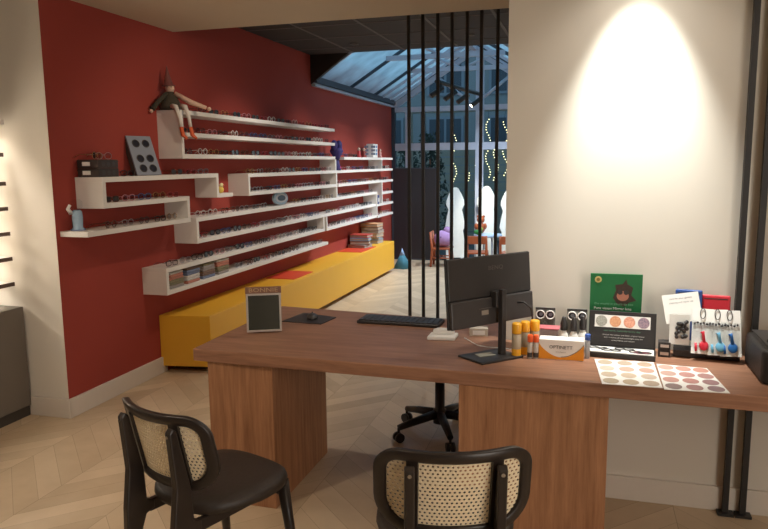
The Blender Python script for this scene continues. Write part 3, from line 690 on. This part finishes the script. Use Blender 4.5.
# black steel frame at right
for x, w_ in ((.640, 'left'), (.712, 'right')):
    t = thing('steel_post', 'tall square black steel post against the right wall, the %s of two' % w_, 'post', (x, 3.302, 0), 0, 'black steel posts at the right wall')
    MB().box(-.012, .012, -.014, .014, .012, 2.629).build('post', STEEL, t); MB().box(-.034, .034, -.034, .014, 0, .012).build('foot_plate', STEEL, t)

# ------------------------------------------------------------------ cane chairs
def bk(s, z, off=0):   # backrest surface point; s across, z height, off = outward (rear) offset
    y = -.225+1.5*s*s-(z-.55)*.22; d = Vector((3.0*s, -1, 0)).normalized()
    return Vector((s, y, z))+Vector((d.x*off, d.y*off, 0))
def outline(hw, zt, zb, rt, rb, n=8):
    pts = []
    for cx_, cz, r, a0 in ((hw-rt, zt-rt, rt, 0), (-hw+rt, zt-rt, rt, PI/2), (-hw+rb, zb+rb, rb, PI), (hw-rb, zb+rb, rb, 1.5*PI)):
        for i in range(n+1): a = a0+PI/2*i/n; pts.append((cx_+r*math.cos(a), cz+r*math.sin(a)))
    out = []   # densify straights
    for i, p in enumerate(pts):
        q = pts[(i+1) % len(pts)]; d = math.hypot(q[0]-p[0], q[1]-p[1]); k = max(1, int(d/.03))
        for j in range(k): out.append((p[0]+(q[0]-p[0])*j/k, p[1]+(q[1]-p[1])*j/k))
    return out
def cane_chair(loc, rz, label):
    t = thing('cane_chair', label, 'chair', loc, rz, 'black cane-back chairs at the desk')
    HW, ZT, ZB = .228, .803, .523
    m = MB(); o1 = outline(HW, ZT, ZB, .075, .115); n = len(o1)
    cz = (ZT+ZB)/2; rings = []
    def inset(p, d):
        hw, zt, zb = HW-d, ZT-d, ZB+d
        return None
    o2 = []
    for i in range(n):
        a, b_ = Vector(o1[i-1]), Vector(o1[(i+1) % n]); tg = (b_-a).normalized(); nm = Vector((-tg.y, tg.x)); o2.append(nm)
    prof = [(.0, -.008), (.004, -.0125), (.030, -.0125), (.035, -.008), (.035, .008), (.030, .0125), (.004, .0125), (.0, .008)]
    for i in range(n):
        p = Vector(o1[i]); r = []
        for d, off in prof:
            q = p+o2[i]*d; r.append(m.bm.verts.new(bk(q.x, q.y, off)))
        rings.append(r)
    for i in range(n):
        a, b_ = rings[i], rings[(i+1) % n]
        for j in range(8):
            f = m.bm.faces.new((a[j], a[(j+1) % 8], b_[(j+1) % 8], b_[j])); f.smooth = True
    br = m.build('backrest_frame', BLK, t)
    for sx in (-1, 1):
        mm = MB(); rr = []
        for i in range(9):
            z = ZB+.02+(ZT-ZB-.04)*i/8; rr.append([mm.bm.verts.new(bk(sx*.118+dx, z, off)) for dx, off in ((-.016, -.010), (.016, -.010), (.016, .012), (-.016, .012))])
        for a, b_ in zip(rr, rr[1:]):
            for j in range(4): mm.bm.faces.new((a[j], a[(j+1) % 4], b_[(j+1) % 4], b_[j]))
        mm.build('mullion', BLK, br)
    # woven cane with staggered round holes, real holes
    def cane(m, s0, s1):
        P = .0140; RH = .0037; nz_ = 8
        row = 0; z = ZB+.015
        def inside(x, zz):
            # inside mid-line of frame
            hw, zt, zb, rt, rb = HW-.018, ZT-.018, ZB+.018, .06, .10
            if abs(x) > hw or zz > zt or zz < zb: return False
            if zz > zt-rt and abs(x) > hw-rt: return math.hypot(abs(x)-(hw-rt), zz-(zt-rt)) < rt
            if zz < zb+rb and abs(x) > hw-rb: return math.hypot(abs(x)-(hw-rb), zz-(zb+rb)) < rb
            return True
        while z < ZT-.01:
            k = 0; x = -.245+(P/2 if row % 2 else 0)
            while x < .245:
                if s0 <= x < s1 and inside(x, z):
                    hs = [(x+RH*math.cos(PI/8+i*PI/4), z+RH*math.sin(PI/8+i*PI/4)) for i in range(8)]
                    h = P/2; hz = P*.866/2
                    os_ = [(x+h, z+hz*.41), (x+h*.41, z+hz), (x-h*.41, z+hz), (x-h, z+hz*.41), (x-h, z-hz*.41), (x-h*.41, z-hz), (x+h*.41, z-hz), (x+h, z-hz*.41)]
                    os_ = [(x+h, z+hz), (x, z+hz), (x-h, z+hz), (x-h, z), (x-h, z-hz), (x, z-hz), (x+h, z-hz), (x+h, z)]
                    ha = [(x+RH*math.cos(PI/4+i*PI/4), z+RH*math.sin(PI/4+i*PI/4)) for i in range(8)]
                    A = [m.bm.verts.new(bk(a, b_, .001)) for a, b_ in os_]; B = [m.bm.verts.new(bk(a, b_, .0005)) for a, b_ in ha]
                    for i in range(8): m.bm.faces.new((A[i], A[(i+1) % 8], B[(i+1) % 8], B[i]))
                x += P
            z += P*.866; row += 1
        return m
    for s0, s1 in ((-.245, -.118), (-.118, .118), (.118, .245)):
        cn = cane(MB(), s0, s1).build('cane_panel', CANE, t); md = cn.modifiers.new('solid', 'SOLIDIFY'); md.thickness = .0018
    # seat
    m = MB(); N = 40; rings = []
    for sc_, z in ((.90, .418), (.98, .424), (1.0, .440), (.985, .456), (.93, .464), (.7, .468), (.3, .469)):
        r = []
        for i in range(N):
            a = 2*PI*i/N; ca, sa = math.cos(a), math.sin(a); p = 3.2; rr = (abs(ca)**p+abs(sa)**p)**(-1/p)
            x = ca*rr*.225*sc_; y = sa*rr*.215*sc_
            if y < 0: x *= 1+.18*y/.215
            r.append(m.bm.verts.new((x, y+.02, z)))
        rings.append(r)
    for a, b_ in zip(rings, rings[1:]):
        for i in range(N): f = m.bm.faces.new((a[i], a[(i+1) % N], b_[(i+1) % N], b_[i])); f.smooth = True
    m.bm.faces.new(rings[0][::-1]); m.bm.faces.new(rings[-1])
    m.build('seat', BLKS, t)
    for sx in (-1, 1):
        x0 = sx*.130; yo = lambda z: bk(.118, z, .014).y
        # rear leg: flat tapering board in the y-z plane, rising outside the backrest
        prof = [(-.305, 0), (-.270, 0), (-.232, .33), (-.215, .375), (-.18, .385), (-.18, .415), (-.21, .43), (yo(.54), .54), (yo(.755), .755), (yo(.755)-.014, .767), (yo(.755)-.028, .752), (yo(.56)-.055, .56), (-.292, .42), (-.300, .2)]
        m = MB().prism(prof, -.014, .014, Matrix(((0, 0, 1, x0), (1, 0, 0, 0), (0, 1, 0, 0), (0, 0, 0, 1))))
        lg = m.build('leg', BLK, t, .005)
        MB().disc((x0, yo(.74)-.030, .74), .006, 'Y', 12, th=.003).build('screw', CHROME, lg)
        MB().tube([(sx*.175, .17, .43), (sx*.20, .215, 0)], [.024, .014], 12).build('leg', BLK, t)
        MB().box(min(x0-.012, x0+.012), max(x0-.012, x0+.012), -.2, .17, .375, .419).build('seat_rail', BLK, t, .004)
    MB().box(-.17, .17, .15, .175, .38, .419).build('apron', BLK, t, .004)
cane_chair((-1.29, 2.155, 0), -math.radians(20), 'black cane-back chair at the left, turned towards the desk pedestal')
cane_chair((-.413, 2.085, 0), math.radians(17), 'black cane-back chair in the centre foreground, seen from behind')

# ------------------------------------------------------------------ office chair behind the desk
t = thing('office_chair', 'black five-star swivel chair base behind the desk', 'chair', (-.81, 3.90, 0))
MB().lathe([(.04, .07), (.04, .15), (.029, .16), (.029, .43)], 16).build('gas_column', PLAST, t)
for k in range(5):
    a = math.radians(150+72*k)
    d = Vector((math.cos(a), math.sin(a), 0)); e = d*.275
    leg = MB().tube([d*.02+Vector((0, 0, .125)), e*.6+Vector((0, 0, .105)), e+Vector((0, 0, .085))], [.028, .024, .018], 8).build('leg', PLAST, t)
    n_ = Vector((-d.y, d.x, 0))
    MB().tube([e+Vector((0, 0, .085)), e+Vector((0, 0, .05))], .008, 6).tube([e-n_*.024+Vector((0, 0, .028)), e-n_*.006+Vector((0, 0, .028))], .028, 14).tube([e+n_*.006+Vector((0, 0, .028)), e+n_*.024+Vector((0, 0, .028))], .028, 14).build('castor', PLAST, leg)
MB().lathe([(.19, .43), (.24, .44), (.25, .47), (.24, .50), (.20, .515), (.0001, .52)], 28).build('seat', BLKS, t)

# ================================================================== THINGS ON THE DESK
DZ = .75
# table mirror with letters
t = thing('table_mirror', 'small silver-framed table mirror with letters on top, left on the desk', 'mirror', (-1.566, 3.155, DZ+.006), .44); t.rotation_euler = (-.12, 0, .44)
w, h = .088, .195
g = MB().box(-w, w, -.006, .006, 0, .010).box(-w, w, -.006, .006, h-.010, h).box(-w, -w+.010, -.006, .006, .010, h-.010).box(w-.010, w, -.006, .006, .010, h-.010)
g.build('frame', SILV, t, .001)
MB().box(-w+.010, w-.010, -.003, .004, .010, h-.010).build('mirror_glass', MIRM, t)
sg = MB().box(-w-.002, w+.002, -.004, .004, h, h+.034).build('sign_strip', mat('brown_sign_strip', (128, 88, 70), .6), t)
text('BONNIE', .030, mat('pale_gold_letters', (186, 152, 112), .5), T((0, -.0048, h+.017)) @ R(PI/2, 'X'), sg, 'letters', .001, sx=1.35)
MB().box(-.05, .05, .006, .05, 0, .003).build('foot', SILV, t)
# mouse mat and mouse
t = tag(MB().prism([(-1.585, 3.405), (-1.352, 3.395), (-1.33, 3.57), (-1.555, 3.635)], DZ, DZ+.004).build('mouse_mat', PLAST, bevel=.0), 'thin black mouse mat beside the table mirror', 'mouse mat')
t = thing('computer_mouse', 'black computer mouse lying on the mouse mat', 'mouse', (-1.45, 3.515, DZ+.004), .4)
MB().lathe([(.030, 0), (.031, .006), (.028, .016), (.018, .024), (.004, .027)], 20, Matrix.Diagonal((1, 1.7, 1, 1))).build('body', PLASTD, t); MB().box(-.003, .003, .01, .03, .026, .031).build('wheel', PLAST, t)
# keyboard
t = thing('keyboard', 'long dark computer keyboard lying near the back of the desk', 'keyboard', (-.95, 3.54, DZ), -.02)
MB().box(-.225, .225, -.075, .075, 0, .016).build('case', PLAST, t, .004)
kb = MB()
for r_ in range(5):
    for c_ in range(15): kb.box(-.215+c_*.0288, -.215+c_*.0288+.025, -.066+r_*.027, -.066+r_*.027+.023, .016, .022)
kb.build('keys', PLASTD, t)['kind'] = 'stuff'
# white desktop device
t = thing('desk_phone_cradle', 'white plastic device on the desk left of the monitor', 'device', (-.665, 3.27, DZ), .15)
MB().prism([(-.075, -.05), (.06, -.055), (.075, .045), (-.06, .05)], 0, .018).build('base', PAPER, t, .005)
MB().prism([(-.05, .0), (-.03, .035), (.06, .03), (.05, .0)], .018, .045).build('hood', PAPER, t, .006)
t = thing('card_holder', 'small grey-white card box under the monitor edge', 'box', (-.505, 3.37, DZ), .2)
MB().box(-.045, .045, -.03, .03, 0, .04).build('body', mat('beige_card_box', (196, 184, 168), .6), t, .002); MB().box(-.03, .03, -.031, -.0302, .008, .03).build('label', PAPER, t)
# monitor
yw = .88
Mm = T((-.407, 3.044, 1.043)) @ R(yw, 'Z') @ R(-.08, 'X')
t = thing('computer_monitor', 'black computer monitor seen from behind on a flat stand', 'monitor', (0, 0, 0))
# local: x width, z up, back side faces -y
MB().box(-.245, .245, .0, .012, -.152, .150, Mm).build('screen_bezel', PLAST, t, .002)
MB().box(-.240, .240, .0125, .014, -.148, .146, Mm).build('screen', mat('unlit_screen', (20, 22, 26), .12), t)
MB().box(-.243, .243, -.010, .0, -.030, .149, Mm).build('back_upper', PLAST, t, .004)
MB().box(-.243, .243, -.022, -.001, -.151, -.032, Mm).build('back_lower', PLASTD, t, .006)
LOGO = mat('grey_logo', (92, 86, 82), .4); STI = mat('silver_sticker', (150, 140, 128), .4)
text('BENQ', .026, LOGO, Mm @ T((.03, -.0105, .095)) @ R(PI/2, 'X'), t, 'logo', .0006, sx=1.3)
MB().box(-.075, -.035, -.0232, -.022, -.105, -.085, Mm).build('sticker', STI, t)
MB().box(-.09, -.015, -.0230, -.0220, -.078, -.075, Mm).build('port_label', LOGO, t)
nb_ = Vector((math.sin(yw), -math.cos(yw), 0)); pc = Vector((-.407, 3.044, 0))+nb_*.065
Ms = T((pc.x, pc.y, DZ)) @ R(yw, 'Z')
MB().box(.004, .030, -.010, .016, .008, .30, Ms).build('stand_column', PLAST, t, .003)
MB().box(-.013, .047, .010, .050, .22, .29, Ms).build('tilt_bracket', PLAST, t, .004)
MB().prism([(-.15, -.055), (.072, -.075), (.072, .085), (-.15, .105)], 0, .010, Ms).build('stand_base', PLAST, t, .003)
tag(MB().box(-.045, .035, -.045, .005, 0, .002, T((-.425, 3.0, DZ+.0105)) @ R(yw-.2, 'Z')).build('note_card', mat('grey_note_card', (150, 146, 132), .6)), 'small grey printed card lying on the monitor stand', 'card')
# cables
pts = [(-.292, 3.112, .975), (-.262, 3.09, .982), (-.232, 3.10, .955), (-.228, 3.15, .90), (-.245, 3.20, .82), (-.26, 3.22, .756)]
tag(MB().tube(pts, .004, 6).build('monitor_cable', PLAST), 'black cable looping down behind the monitor', 'cable')
pts = [(-.56, 3.28, .754), (-.50, 3.19, .754), (-.47, 3.12, .764), (-.42, 3.10, .764), (-.36, 3.10, .764), (-.31, 3.09, .764), (-.28, 3.09, .756)]
tag(MB().tube(pts, .0025, 6).build('white_cable', PAPER), 'thin white cable lying across the desk at the monitor foot', 'cable')

# spray bottles
def spray(x, y, h, r, cap, body, label, grp, band=None):
    t = thing('spray_bottle', label, 'bottle', (x, y, DZ), random.uniform(0, 1), grp); ch = h*.30
    MB().lathe([(r*.9, 0), (r, .004), (r, h-ch-.004), (r*.85, h-ch)], 18).build('bottle_body', body, t)
    MB().lathe([(r*1.0, h-ch), (r*1.03, h-ch+.003), (r*1.03, h-.006), (r*.9, h)], 18).build('cap', cap, t)
    MB().lathe([(r*1.01, .006), (r*1.01, h*.26)], 18, cap=False).build('label_band', band or cap, t)
spray(-.285, 3.018, .153, .0205, YCAP, TRANSL, 'tall translucent spray bottle with yellow cap, nearest the monitor', 'yellow-capped spray bottles')
spray(-.252, 3.062, .153, .0200, YCAP, TRANSL, 'tall translucent spray bottle with yellow cap, middle of three', 'yellow-capped spray bottles')
spray(-.212, 3.085, .155, .0205, YCAP, TRANSL, 'tall spray bottle with yellow cap behind the small orange-capped ones', 'yellow-capped spray bottles')
LBL = mat('white_black_label', (190, 180, 170), .5, var=.4, scale=90)
spray(-.226, 3.015, .105, .0115, ORG, LBL, 'small bottle with orange-red cap, left of the pair', 'orange-capped small bottles', PLASTD)
spray(-.201, 3.018, .105, .0115, ORG, LBL, 'small bottle with orange-red cap, beside the white carton', 'orange-capped small bottles', PLASTD)
# OPTINETT box
t = thing('wipes_carton', 'white and orange OPTINETT carton in front of the dropper bottles', 'box', (-.094, 3.045, DZ), .0)
MB().box(-.094, .094, -.03, .04, 0, .088).build('carton', PAPER, t, .001)
OR2 = mat('orange_print', (232, 150, 40), .5); GR2 = mat('dark_grey_print', (80, 72, 70), .5)
q = MB(); n = 20
arc = [(-.094+.188*i/n, .070-.058*math.sin(PI*i/n)**.8) for i in range(n+1)]
q.prism([(-.094, .002)]+arc+[(.094, .002)], 0, .0006, T((0, -.0302, 0)) @ R(PI/2, 'X')); q.build('orange_band', OR2, t)
q = MB(); q.tube([(x, -.0305, z+.002) for x, z in arc[10:]], .0012, 4); q.build('arc_line', GR2, t)
text('OPTINETT', .021, GR2, T((-.002, -.0312, .056)) @ R(PI/2, 'X'), t, 'lettering', .0003, sx=1.0)
text('lens cleaning', .008, mat('faint_print', (170, 160, 150), .5), T((-.002, -.0312, .036)) @ R(PI/2, 'X'), t, 'small_lettering', .0002)
# clear box behind
t = thing('clear_box', 'clear plastic box with pink edges behind the white carton', 'box', (-.165, 3.17, DZ), .0)
MB().box(-.055, .055, -.035, .035, 0, .128).build('shell', CLEAR, t, .002)
MB().box(-.05, .05, -.03, .03, .002, .10).build('contents', mat('grey_pink_packs', (176, 160, 160), .6, var=.2, scale=60), t)
MB().box(-.057, .057, -.037, .037, .104, .108).build('rim', mat('pink_edge', (206, 110, 116), .5), t)
# lens pictures
def goggle_card(x, label, y=3.27):
    t = thing('lens_card', label, 'card', (x, y, DZ), 0, 'grey cards with two round lenses')
    MB().box(-.045, .045, -.003, .003, 0, .176).build('card', mat('grey_card', (120, 122, 116), .6), t)
    MB().box(-.045, .045, -.0036, -.003, .166, .176).build('header', PLASTD, t)
    for sx in (-1, 1):
        r_ = MB().tube([(sx*.022+.019*math.cos(a*PI/12), -.006, .143+.019*math.sin(a*PI/12)) for a in range(24)], .003, 6, True).build('lens_ring', PAPER, t)
        MB().disc((sx*.022, -.003, .143), .018, 'Y', th=.002).build('lens', LDK, r_); MB().disc((sx*.022+.002, -.0052, .145), .009, 'Y', th=.001).build('iris', LB, r_)
goggle_card(-.178, 'grey card with two round white-ringed lenses behind the clear box')
goggle_card(-.035, 'grey card with two round white-ringed lenses behind the dropper bottles')
# droppers
def dropper(x, y, label):
    t = thing('dropper_bottle', label, 'bottle', (x, y, DZ), 0, 'white dropper bottles with black caps')
    MB().lathe([(.019, 0), (.020, .003), (.020, .08), (.012, .098), (.009, .104)], 16).build('bottle_body', PAPER, t)
    MB().lathe([(.013, .104), (.0155, .106), (.0155, .135), (.012, .148), (.009, .162), (.006, .166)], 14).build('cap', PLAST, t)
dropper(-.089, 3.14, 'white dropper bottle with black cap, leftmost behind the carton'); dropper(-.046, 3.135, 'white dropper bottle with black cap, middle behind the carton'); dropper(-.008, 3.17, 'white dropper bottle with black cap, rightmost behind the carton')
# blue cap bottle
t = thing('small_bottle', 'narrow clear bottle with a blue cap between carton and black case', 'bottle', (.014, 3.075, DZ))
MB().lathe([(.011, 0), (.011, .075), (.008, .082)], 14).build('bottle_body', mat('grey_clear_bottle', (170, 170, 172), .3), t); MB().lathe([(.012, .082), (.012, .105), (.010, .108)], 14).build('cap', mat('blue_cap', (50, 84, 160), .4), t)
# green standing card
t = thing('display_card', 'green standing card with a photo of a face through torn paper', 'card', (.131, 3.295, DZ), .0)
Mc = R(.06, 'X')
MB().box(-.112, .112, -.004, .004, 0, .345, Mc).build('card', GREEN, t)
MB().disc((-.078, -.0042, .318), .015, 'Y', M=Mc).build('crest', mat('cream_crest', (216, 200, 130), .5), t)
MB().disc((-.078, -.0050, .318), .008, 'Y', M=Mc).build('crest_centre', mat('olive_crest', (140, 120, 60), .5), t)
q = [(.000, .235), (.012, .27), (.008, .295), (.04, .30), (.055, .322), (.06, .30), (.085, .285), (.078, .25), (.10, .225), (.07, .215), (.05, .195), (.02, .205)]
MB().prism(q, 0, .0006, Mc @ T((-.012, -.0042, 0)) @ R(PI/2, 'X')).build('torn_photo', mat('dark_torn_hole', (66, 52, 42), .6, var=.3, scale=60), t)
MB().disc((.030, -.0052, .245), .026, 'Y', M=Mc, sc=(1, .9)).build('face', mat('photo_skin', (196, 132, 110), .6, var=.15, scale=40), t)
MB().disc((.018, -.0060, .262), .011, 'Y', M=Mc).disc((.044, -.0060, .262), .011, 'Y', M=Mc).build('photo_goggles', PLASTD, t)
text('the world is yours to see', .0165, mat('pale_green_print', (120, 180, 140), .6), Mc @ T((-.008, -.0048, .206)) @ R(PI/2, 'X'), t, 'small_lettering', .0003)
text('Pure vision Mirror lens', .0175, PAPER, Mc @ T((-.012, -.0048, .184)) @ R(PI/2, 'X'), t, 'lettering', .0004)
# black case with four circles
t = thing('iris_sample_case', 'open black case showing four round iris samples in its lid', 'case', (.157, 3.165, DZ), -.07)
MB().box(-.142, .142, -.075, .060, 0, .024).build('base', PLAST, t, .002)
dr = MB().box(-.135, .135, -.070, .020, .024, .027).build('tray_card', PAPER, t)
q = MB()
for x, z, s_ in ((-.10, -.01, 1), (-.045, -.035, 1), (.01, -.005, 1), (.075, -.04, 1.2)):
    q.tube([(x+.022*s_*math.cos(a*PI/7)-.014, z+.014*s_*math.sin(a*PI/7), .029) for a in range(14)], .0022, 5, True); q.tube([(x+.022*s_*math.cos(a*PI/7)+.024, z-.006+.012*s_*math.sin(a*PI/7), .029) for a in range(14)], .0022, 5, True)
q.build('printed_glasses', PLAST, dr)
MB().disc((.082, -.045, .0272), .022, 'Z', sc=(1.6, .8)).build('printed_lens', mat('wine_lens_print', (130, 50, 66), .4), dr)
Ml = T((0, .045, .024)) @ R(-.18, 'X')
MB().box(-.142, .142, -.005, .012, 0, .158, Ml).build('lid', PLAST, t, .002)
MB().box(-.118, .118, -.0062, -.005, .085, .140, Ml).build('sample_strip', PAPER, t)
def dotmat(name, c, c2):
    m = mat(name, c, .6); n = m.node_tree.nodes; l = m.node_tree.links
    tc_ = n.new('ShaderNodeTexCoord'); v = n.new('ShaderNodeTexVoronoi'); v.inputs['Scale'].default_value = 260; r_ = n.new('ShaderNodeValToRGB')
    r_.color_ramp.elements[0].color = srgb(*c2); r_.color_ramp.elements[1].color = srgb(*c); r_.color_ramp.elements[0].position = .2; r_.color_ramp.elements[1].position = .6
    l.new(tc_.outputs['Object'], v.inputs['Vector']); l.new(v.outputs['Distance'], r_.inputs['Fac']); l.new(r_.outputs['Color'], n['Principled BSDF'].inputs['Base Color']); return m
ICOL = [((176, 172, 160), (120, 124, 116)), ((226, 170, 130), (190, 120, 80)), ((234, 172, 144), (200, 120, 96)), ((168, 140, 150), (100, 96, 120))]
for i, (a, b_) in enumerate(ICOL):
    MB().disc((-.089+i*.0595, -.0064, .1125), .0245, 'Y', M=Ml).build('sample_disc', dotmat('sample_%d' % i, a, b_), t)
PT = mat('pale_print', (200, 196, 190), .6)
text('see more, naturally every day', .0105, mat('green_print', (90, 140, 110), .6), Ml @ T((0, -.0062, .071)) @ R(PI/2, 'X'), t, 'lettering', .0002, sx=1.25)
for i, s_ in enumerate(('choose the colour and finish of your lenses', 'with a choice of soft and bright tints for', 'every frame and season')):
    text(s_, .0085, PT, Ml @ T((.006, -.0062, .052-.012*i)) @ R(PI/2, 'X'), t, 'lettering', .0002, sx=1.2)
# small black boxes
for i, zz in enumerate((0, .034)):
    t = thing('small_black_box', 'small black box with a silver label, %s of two right of the case' % ('lower', 'upper')[i], 'box', (.338, 3.20, DZ+zz), -.08, 'small black boxes beside the case')
    MB().box(-.025, .025, -.03, .03, 0, .032).build('body', PLAST, t, .002); MB().box(-.016, .018, -.0312, -.0302, .010, .023).build('label', SILV, t)
MB  # keep
# sample sheets
def sheet(pts, label, cols, z):
    t = thing('sample_sheet', label, 'card', (0, 0, DZ+z), 0, 'white sheets of round colour samples')
    MB().prism([(p[0], p[1]) for p in (pts[0], pts[1], pts[2], pts[3])], 0, .0022).build('sheet', PAPER, t)
    A, B, C_, D = [Vector(p) for p in pts]   # far-left, near-left, near-right, far-right
    for r_ in range(4):
        for c_ in range(3):
            u = (c_+.5)/3; v = (r_+.5)/4
            p = A.lerp(D, u).lerp(B.lerp(C_, u), v)
            MB().disc((p.x, p.y, .0023), .030, 'Z', M=None, sc=(1, 1.15)).build('colour_disc', cols[r_*3+c_], t)
def smp(rows):
    out = []
    for j, r_ in enumerate(rows):
        for c_ in r_: out.append(mat('swatch', tuple(int(v_*.88) for v_ in c_), .6, var=.12, scale=150))
    return out
sheet([(.045, 3.065), (.071, 2.718), (.289, 2.722), (.285, 3.07)], 'white sheet of twelve beige and pink round samples, left of the two', smp([[(206, 186, 160), (206, 184, 160), (206, 178, 152)], [(234, 214, 194), (226, 190, 170), (224, 180, 160)], [(226, 202, 176), (230, 206, 180), (224, 200, 180)], [(208, 190, 164), (206, 184, 154), (206, 182, 160)]]), 0)
sheet([(.295, 3.05), (.293, 2.705), (.520, 2.717), (.487, 3.03)], 'white sheet of twelve pink and brown round samples, right of the two', smp([[(226, 184, 166), (224, 168, 150), (220, 160, 140)], [(224, 184, 168), (212, 156, 146), (196, 148, 142)], [(220, 164, 150), (210, 150, 140), (176, 134, 134)], [(164, 140, 136), (192, 146, 142), (170, 138, 140)]]), .0004)

# brochure stand with cleaning kits
t = thing('brochure_stand', 'clear acrylic stand holding packets at the wall end of the desk', 'stand', (.50, 3.23, DZ), -.1)
MB().box(-.13, .15, -.05, .05, 0, .05).build('tray', CLEAR, t, .002); MB().box(-.13, .15, .045, .05, 0, .17, R(-.1, 'X')).build('back', CLEAR, t)
MB().box(-.12, .14, -.045, .045, .003, .03).build('packs', mat('dark_packs', (60, 52, 50), .5), t)
def pouch(x, y, z, m, rz, rx, w, h, label):
    t = thing('zip_pouch', label, 'pouch', (x, y, z), rz)
    MB().box(-w/2, w/2, -.008, .008, 0, h, R(rx, 'X')).build('body', m, t, .007, 3); MB().box(-w/2+.01, w/2-.01, -.009, .009, h-.018, h-.014, R(rx, 'X')).build('zip', PLASTD, t)
pouch(.435, 3.262, DZ+.06, mat('blue_pouch', (40, 76, 140), .5), -.12, -.10, .11, .225, 'dark blue pouch standing at the back of the acrylic stand')
pouch(.545, 3.262, DZ+.06, mat('red_pouch', (196, 40, 54), .5), -.16, -.10, .115, .205, 'red pouch standing at the back of the acrylic stand')
t = thing('leaflet', 'white printed leaflet tilted in the acrylic stand', 'leaflet', (.415, 3.20, DZ+.155), .05)
Mf = R(.12, 'Y') @ R(-.1, 'X') @ R(-.12, 'Y')
Mf = R(-.28, 'X') @ R(-.16, 'Y')
MB().box(-.075, .075, -.001, .001, 0, .125, Mf).build('sheet', PAPER, t)
for i in range(2): text(('care for your glasses', 'cleaning and repair set')[i], .011, mat('grey_leaflet_print', (130, 128, 130), .6), Mf @ T((0, -.0014, .105-.018*i)) @ R(PI/2, 'X'), t, 'lettering', .0001)
def kit(x, y, rz, rx, colr, label, blister=None, w=.082, tilt=0, z0=.032, h=.195):
    t = thing('cleaning_kit', label, 'packet', (x, y-.006, DZ+z0), rz, 'repair kits hanging in clear packets')
    Mk = R(rx, 'X') @ R(tilt, 'Y')
    MB().box(-w/2, w/2, -.001, .001, 0, h, Mk).build('card', PAPER, t)
    MB().box(-w/2, w/2, -.010, -.001, .002, h*.72, Mk).build('packet', CLEAR, t, .003)
    if colr:
        q = MB().ball((.008, -.008, .035), .019, (1, .35, 1.1), 12, M=Mk).tube([(.008, -.008, .05), (.004, -.008, .085), (0, -.008, .095)], [.007, .006, .009], 8, M=Mk).tube([(-.022, -.006, .01), (-.024, -.006, .045)], .005, 6, M=Mk)
        q.build('screwdriver', colr, t)
    q = MB().tube([(.010*math.cos(a*PI/8), -.006, h-.022+.022*math.sin(a*PI/8)) for a in range(16)], .0018, 5, True, M=Mk); q.build('carabiner', PLASTD, t)
    q = MB()
    for k in range(6): q.ball((-w*.38+k*.012, -.007, h*.66+.004*(k % 2)), .005, seg=6, M=Mk)
    q.build('nose_pads', PLASTD, t)
REDP = mat('red_tool_plastic', (206, 40, 60), .4); BLUP = mat('blue_tool_plastic', (30, 100, 170), .4); LBP = mat('light_blue_plastic', (110, 180, 215), .4)
kit(.480, 3.150, -.05, -.34, REDP, 'clear packet with a red screwdriver, left of the tool packets', tilt=.02)
kit(.545, 3.142, -.08, -.34, LBP, 'clear packet with a light blue tool between red and dark blue', tilt=-.04)
kit(.592, 3.134, -.12, -.34, BLUP, 'clear packet with a dark blue screwdriver at the right end', tilt=-.06)
t = thing('nose_pad_packet', 'clear packet of black nose pads hanging left in the stand', 'packet', (.395, 3.175, DZ+.06), .0)
MB().box(-.042, .042, -.005, .005, 0, .135, R(-.1, 'X')).build('packet', CLEAR, t, .003)
MB().box(-.042, .040, .001, .003, .0, .13, R(-.1, 'X')).build('insert', PAPER, t)
q = MB(); random.seed(3)
for k in range(26): q.ball((random.uniform(-.014, .03), random.uniform(-.006, .002)-.004, random.uniform(.03, .10)), .0085, seg=6, M=R(-.1, 'X'))
q.build('nose_pads', PLAST, t)

# black bag at right edge
t = thing('black_bag', 'black boxy case at the right end of the desk', 'bag', (0, 0, DZ))
MB().prism([(.650, 3.17), (.650, 2.86), (.95, 2.80), (.97, 3.25)], 0, .135).build('body', mat('black_leatherette', (40, 36, 34), .5, var=.2, scale=80, bump=.2), t, .018, 4)
MB().tube([(.70, 3.0, .134), (.70, 2.97, .165), (.76, 2.95, .175), (.82, 2.95, .165), (.82, 2.96, .134)], .008, 8).build('handle', PLAST, t)
MB().box(.68, .93, 2.88, 3.2, .133, .138).build('lid_panel', PLASTD, t)
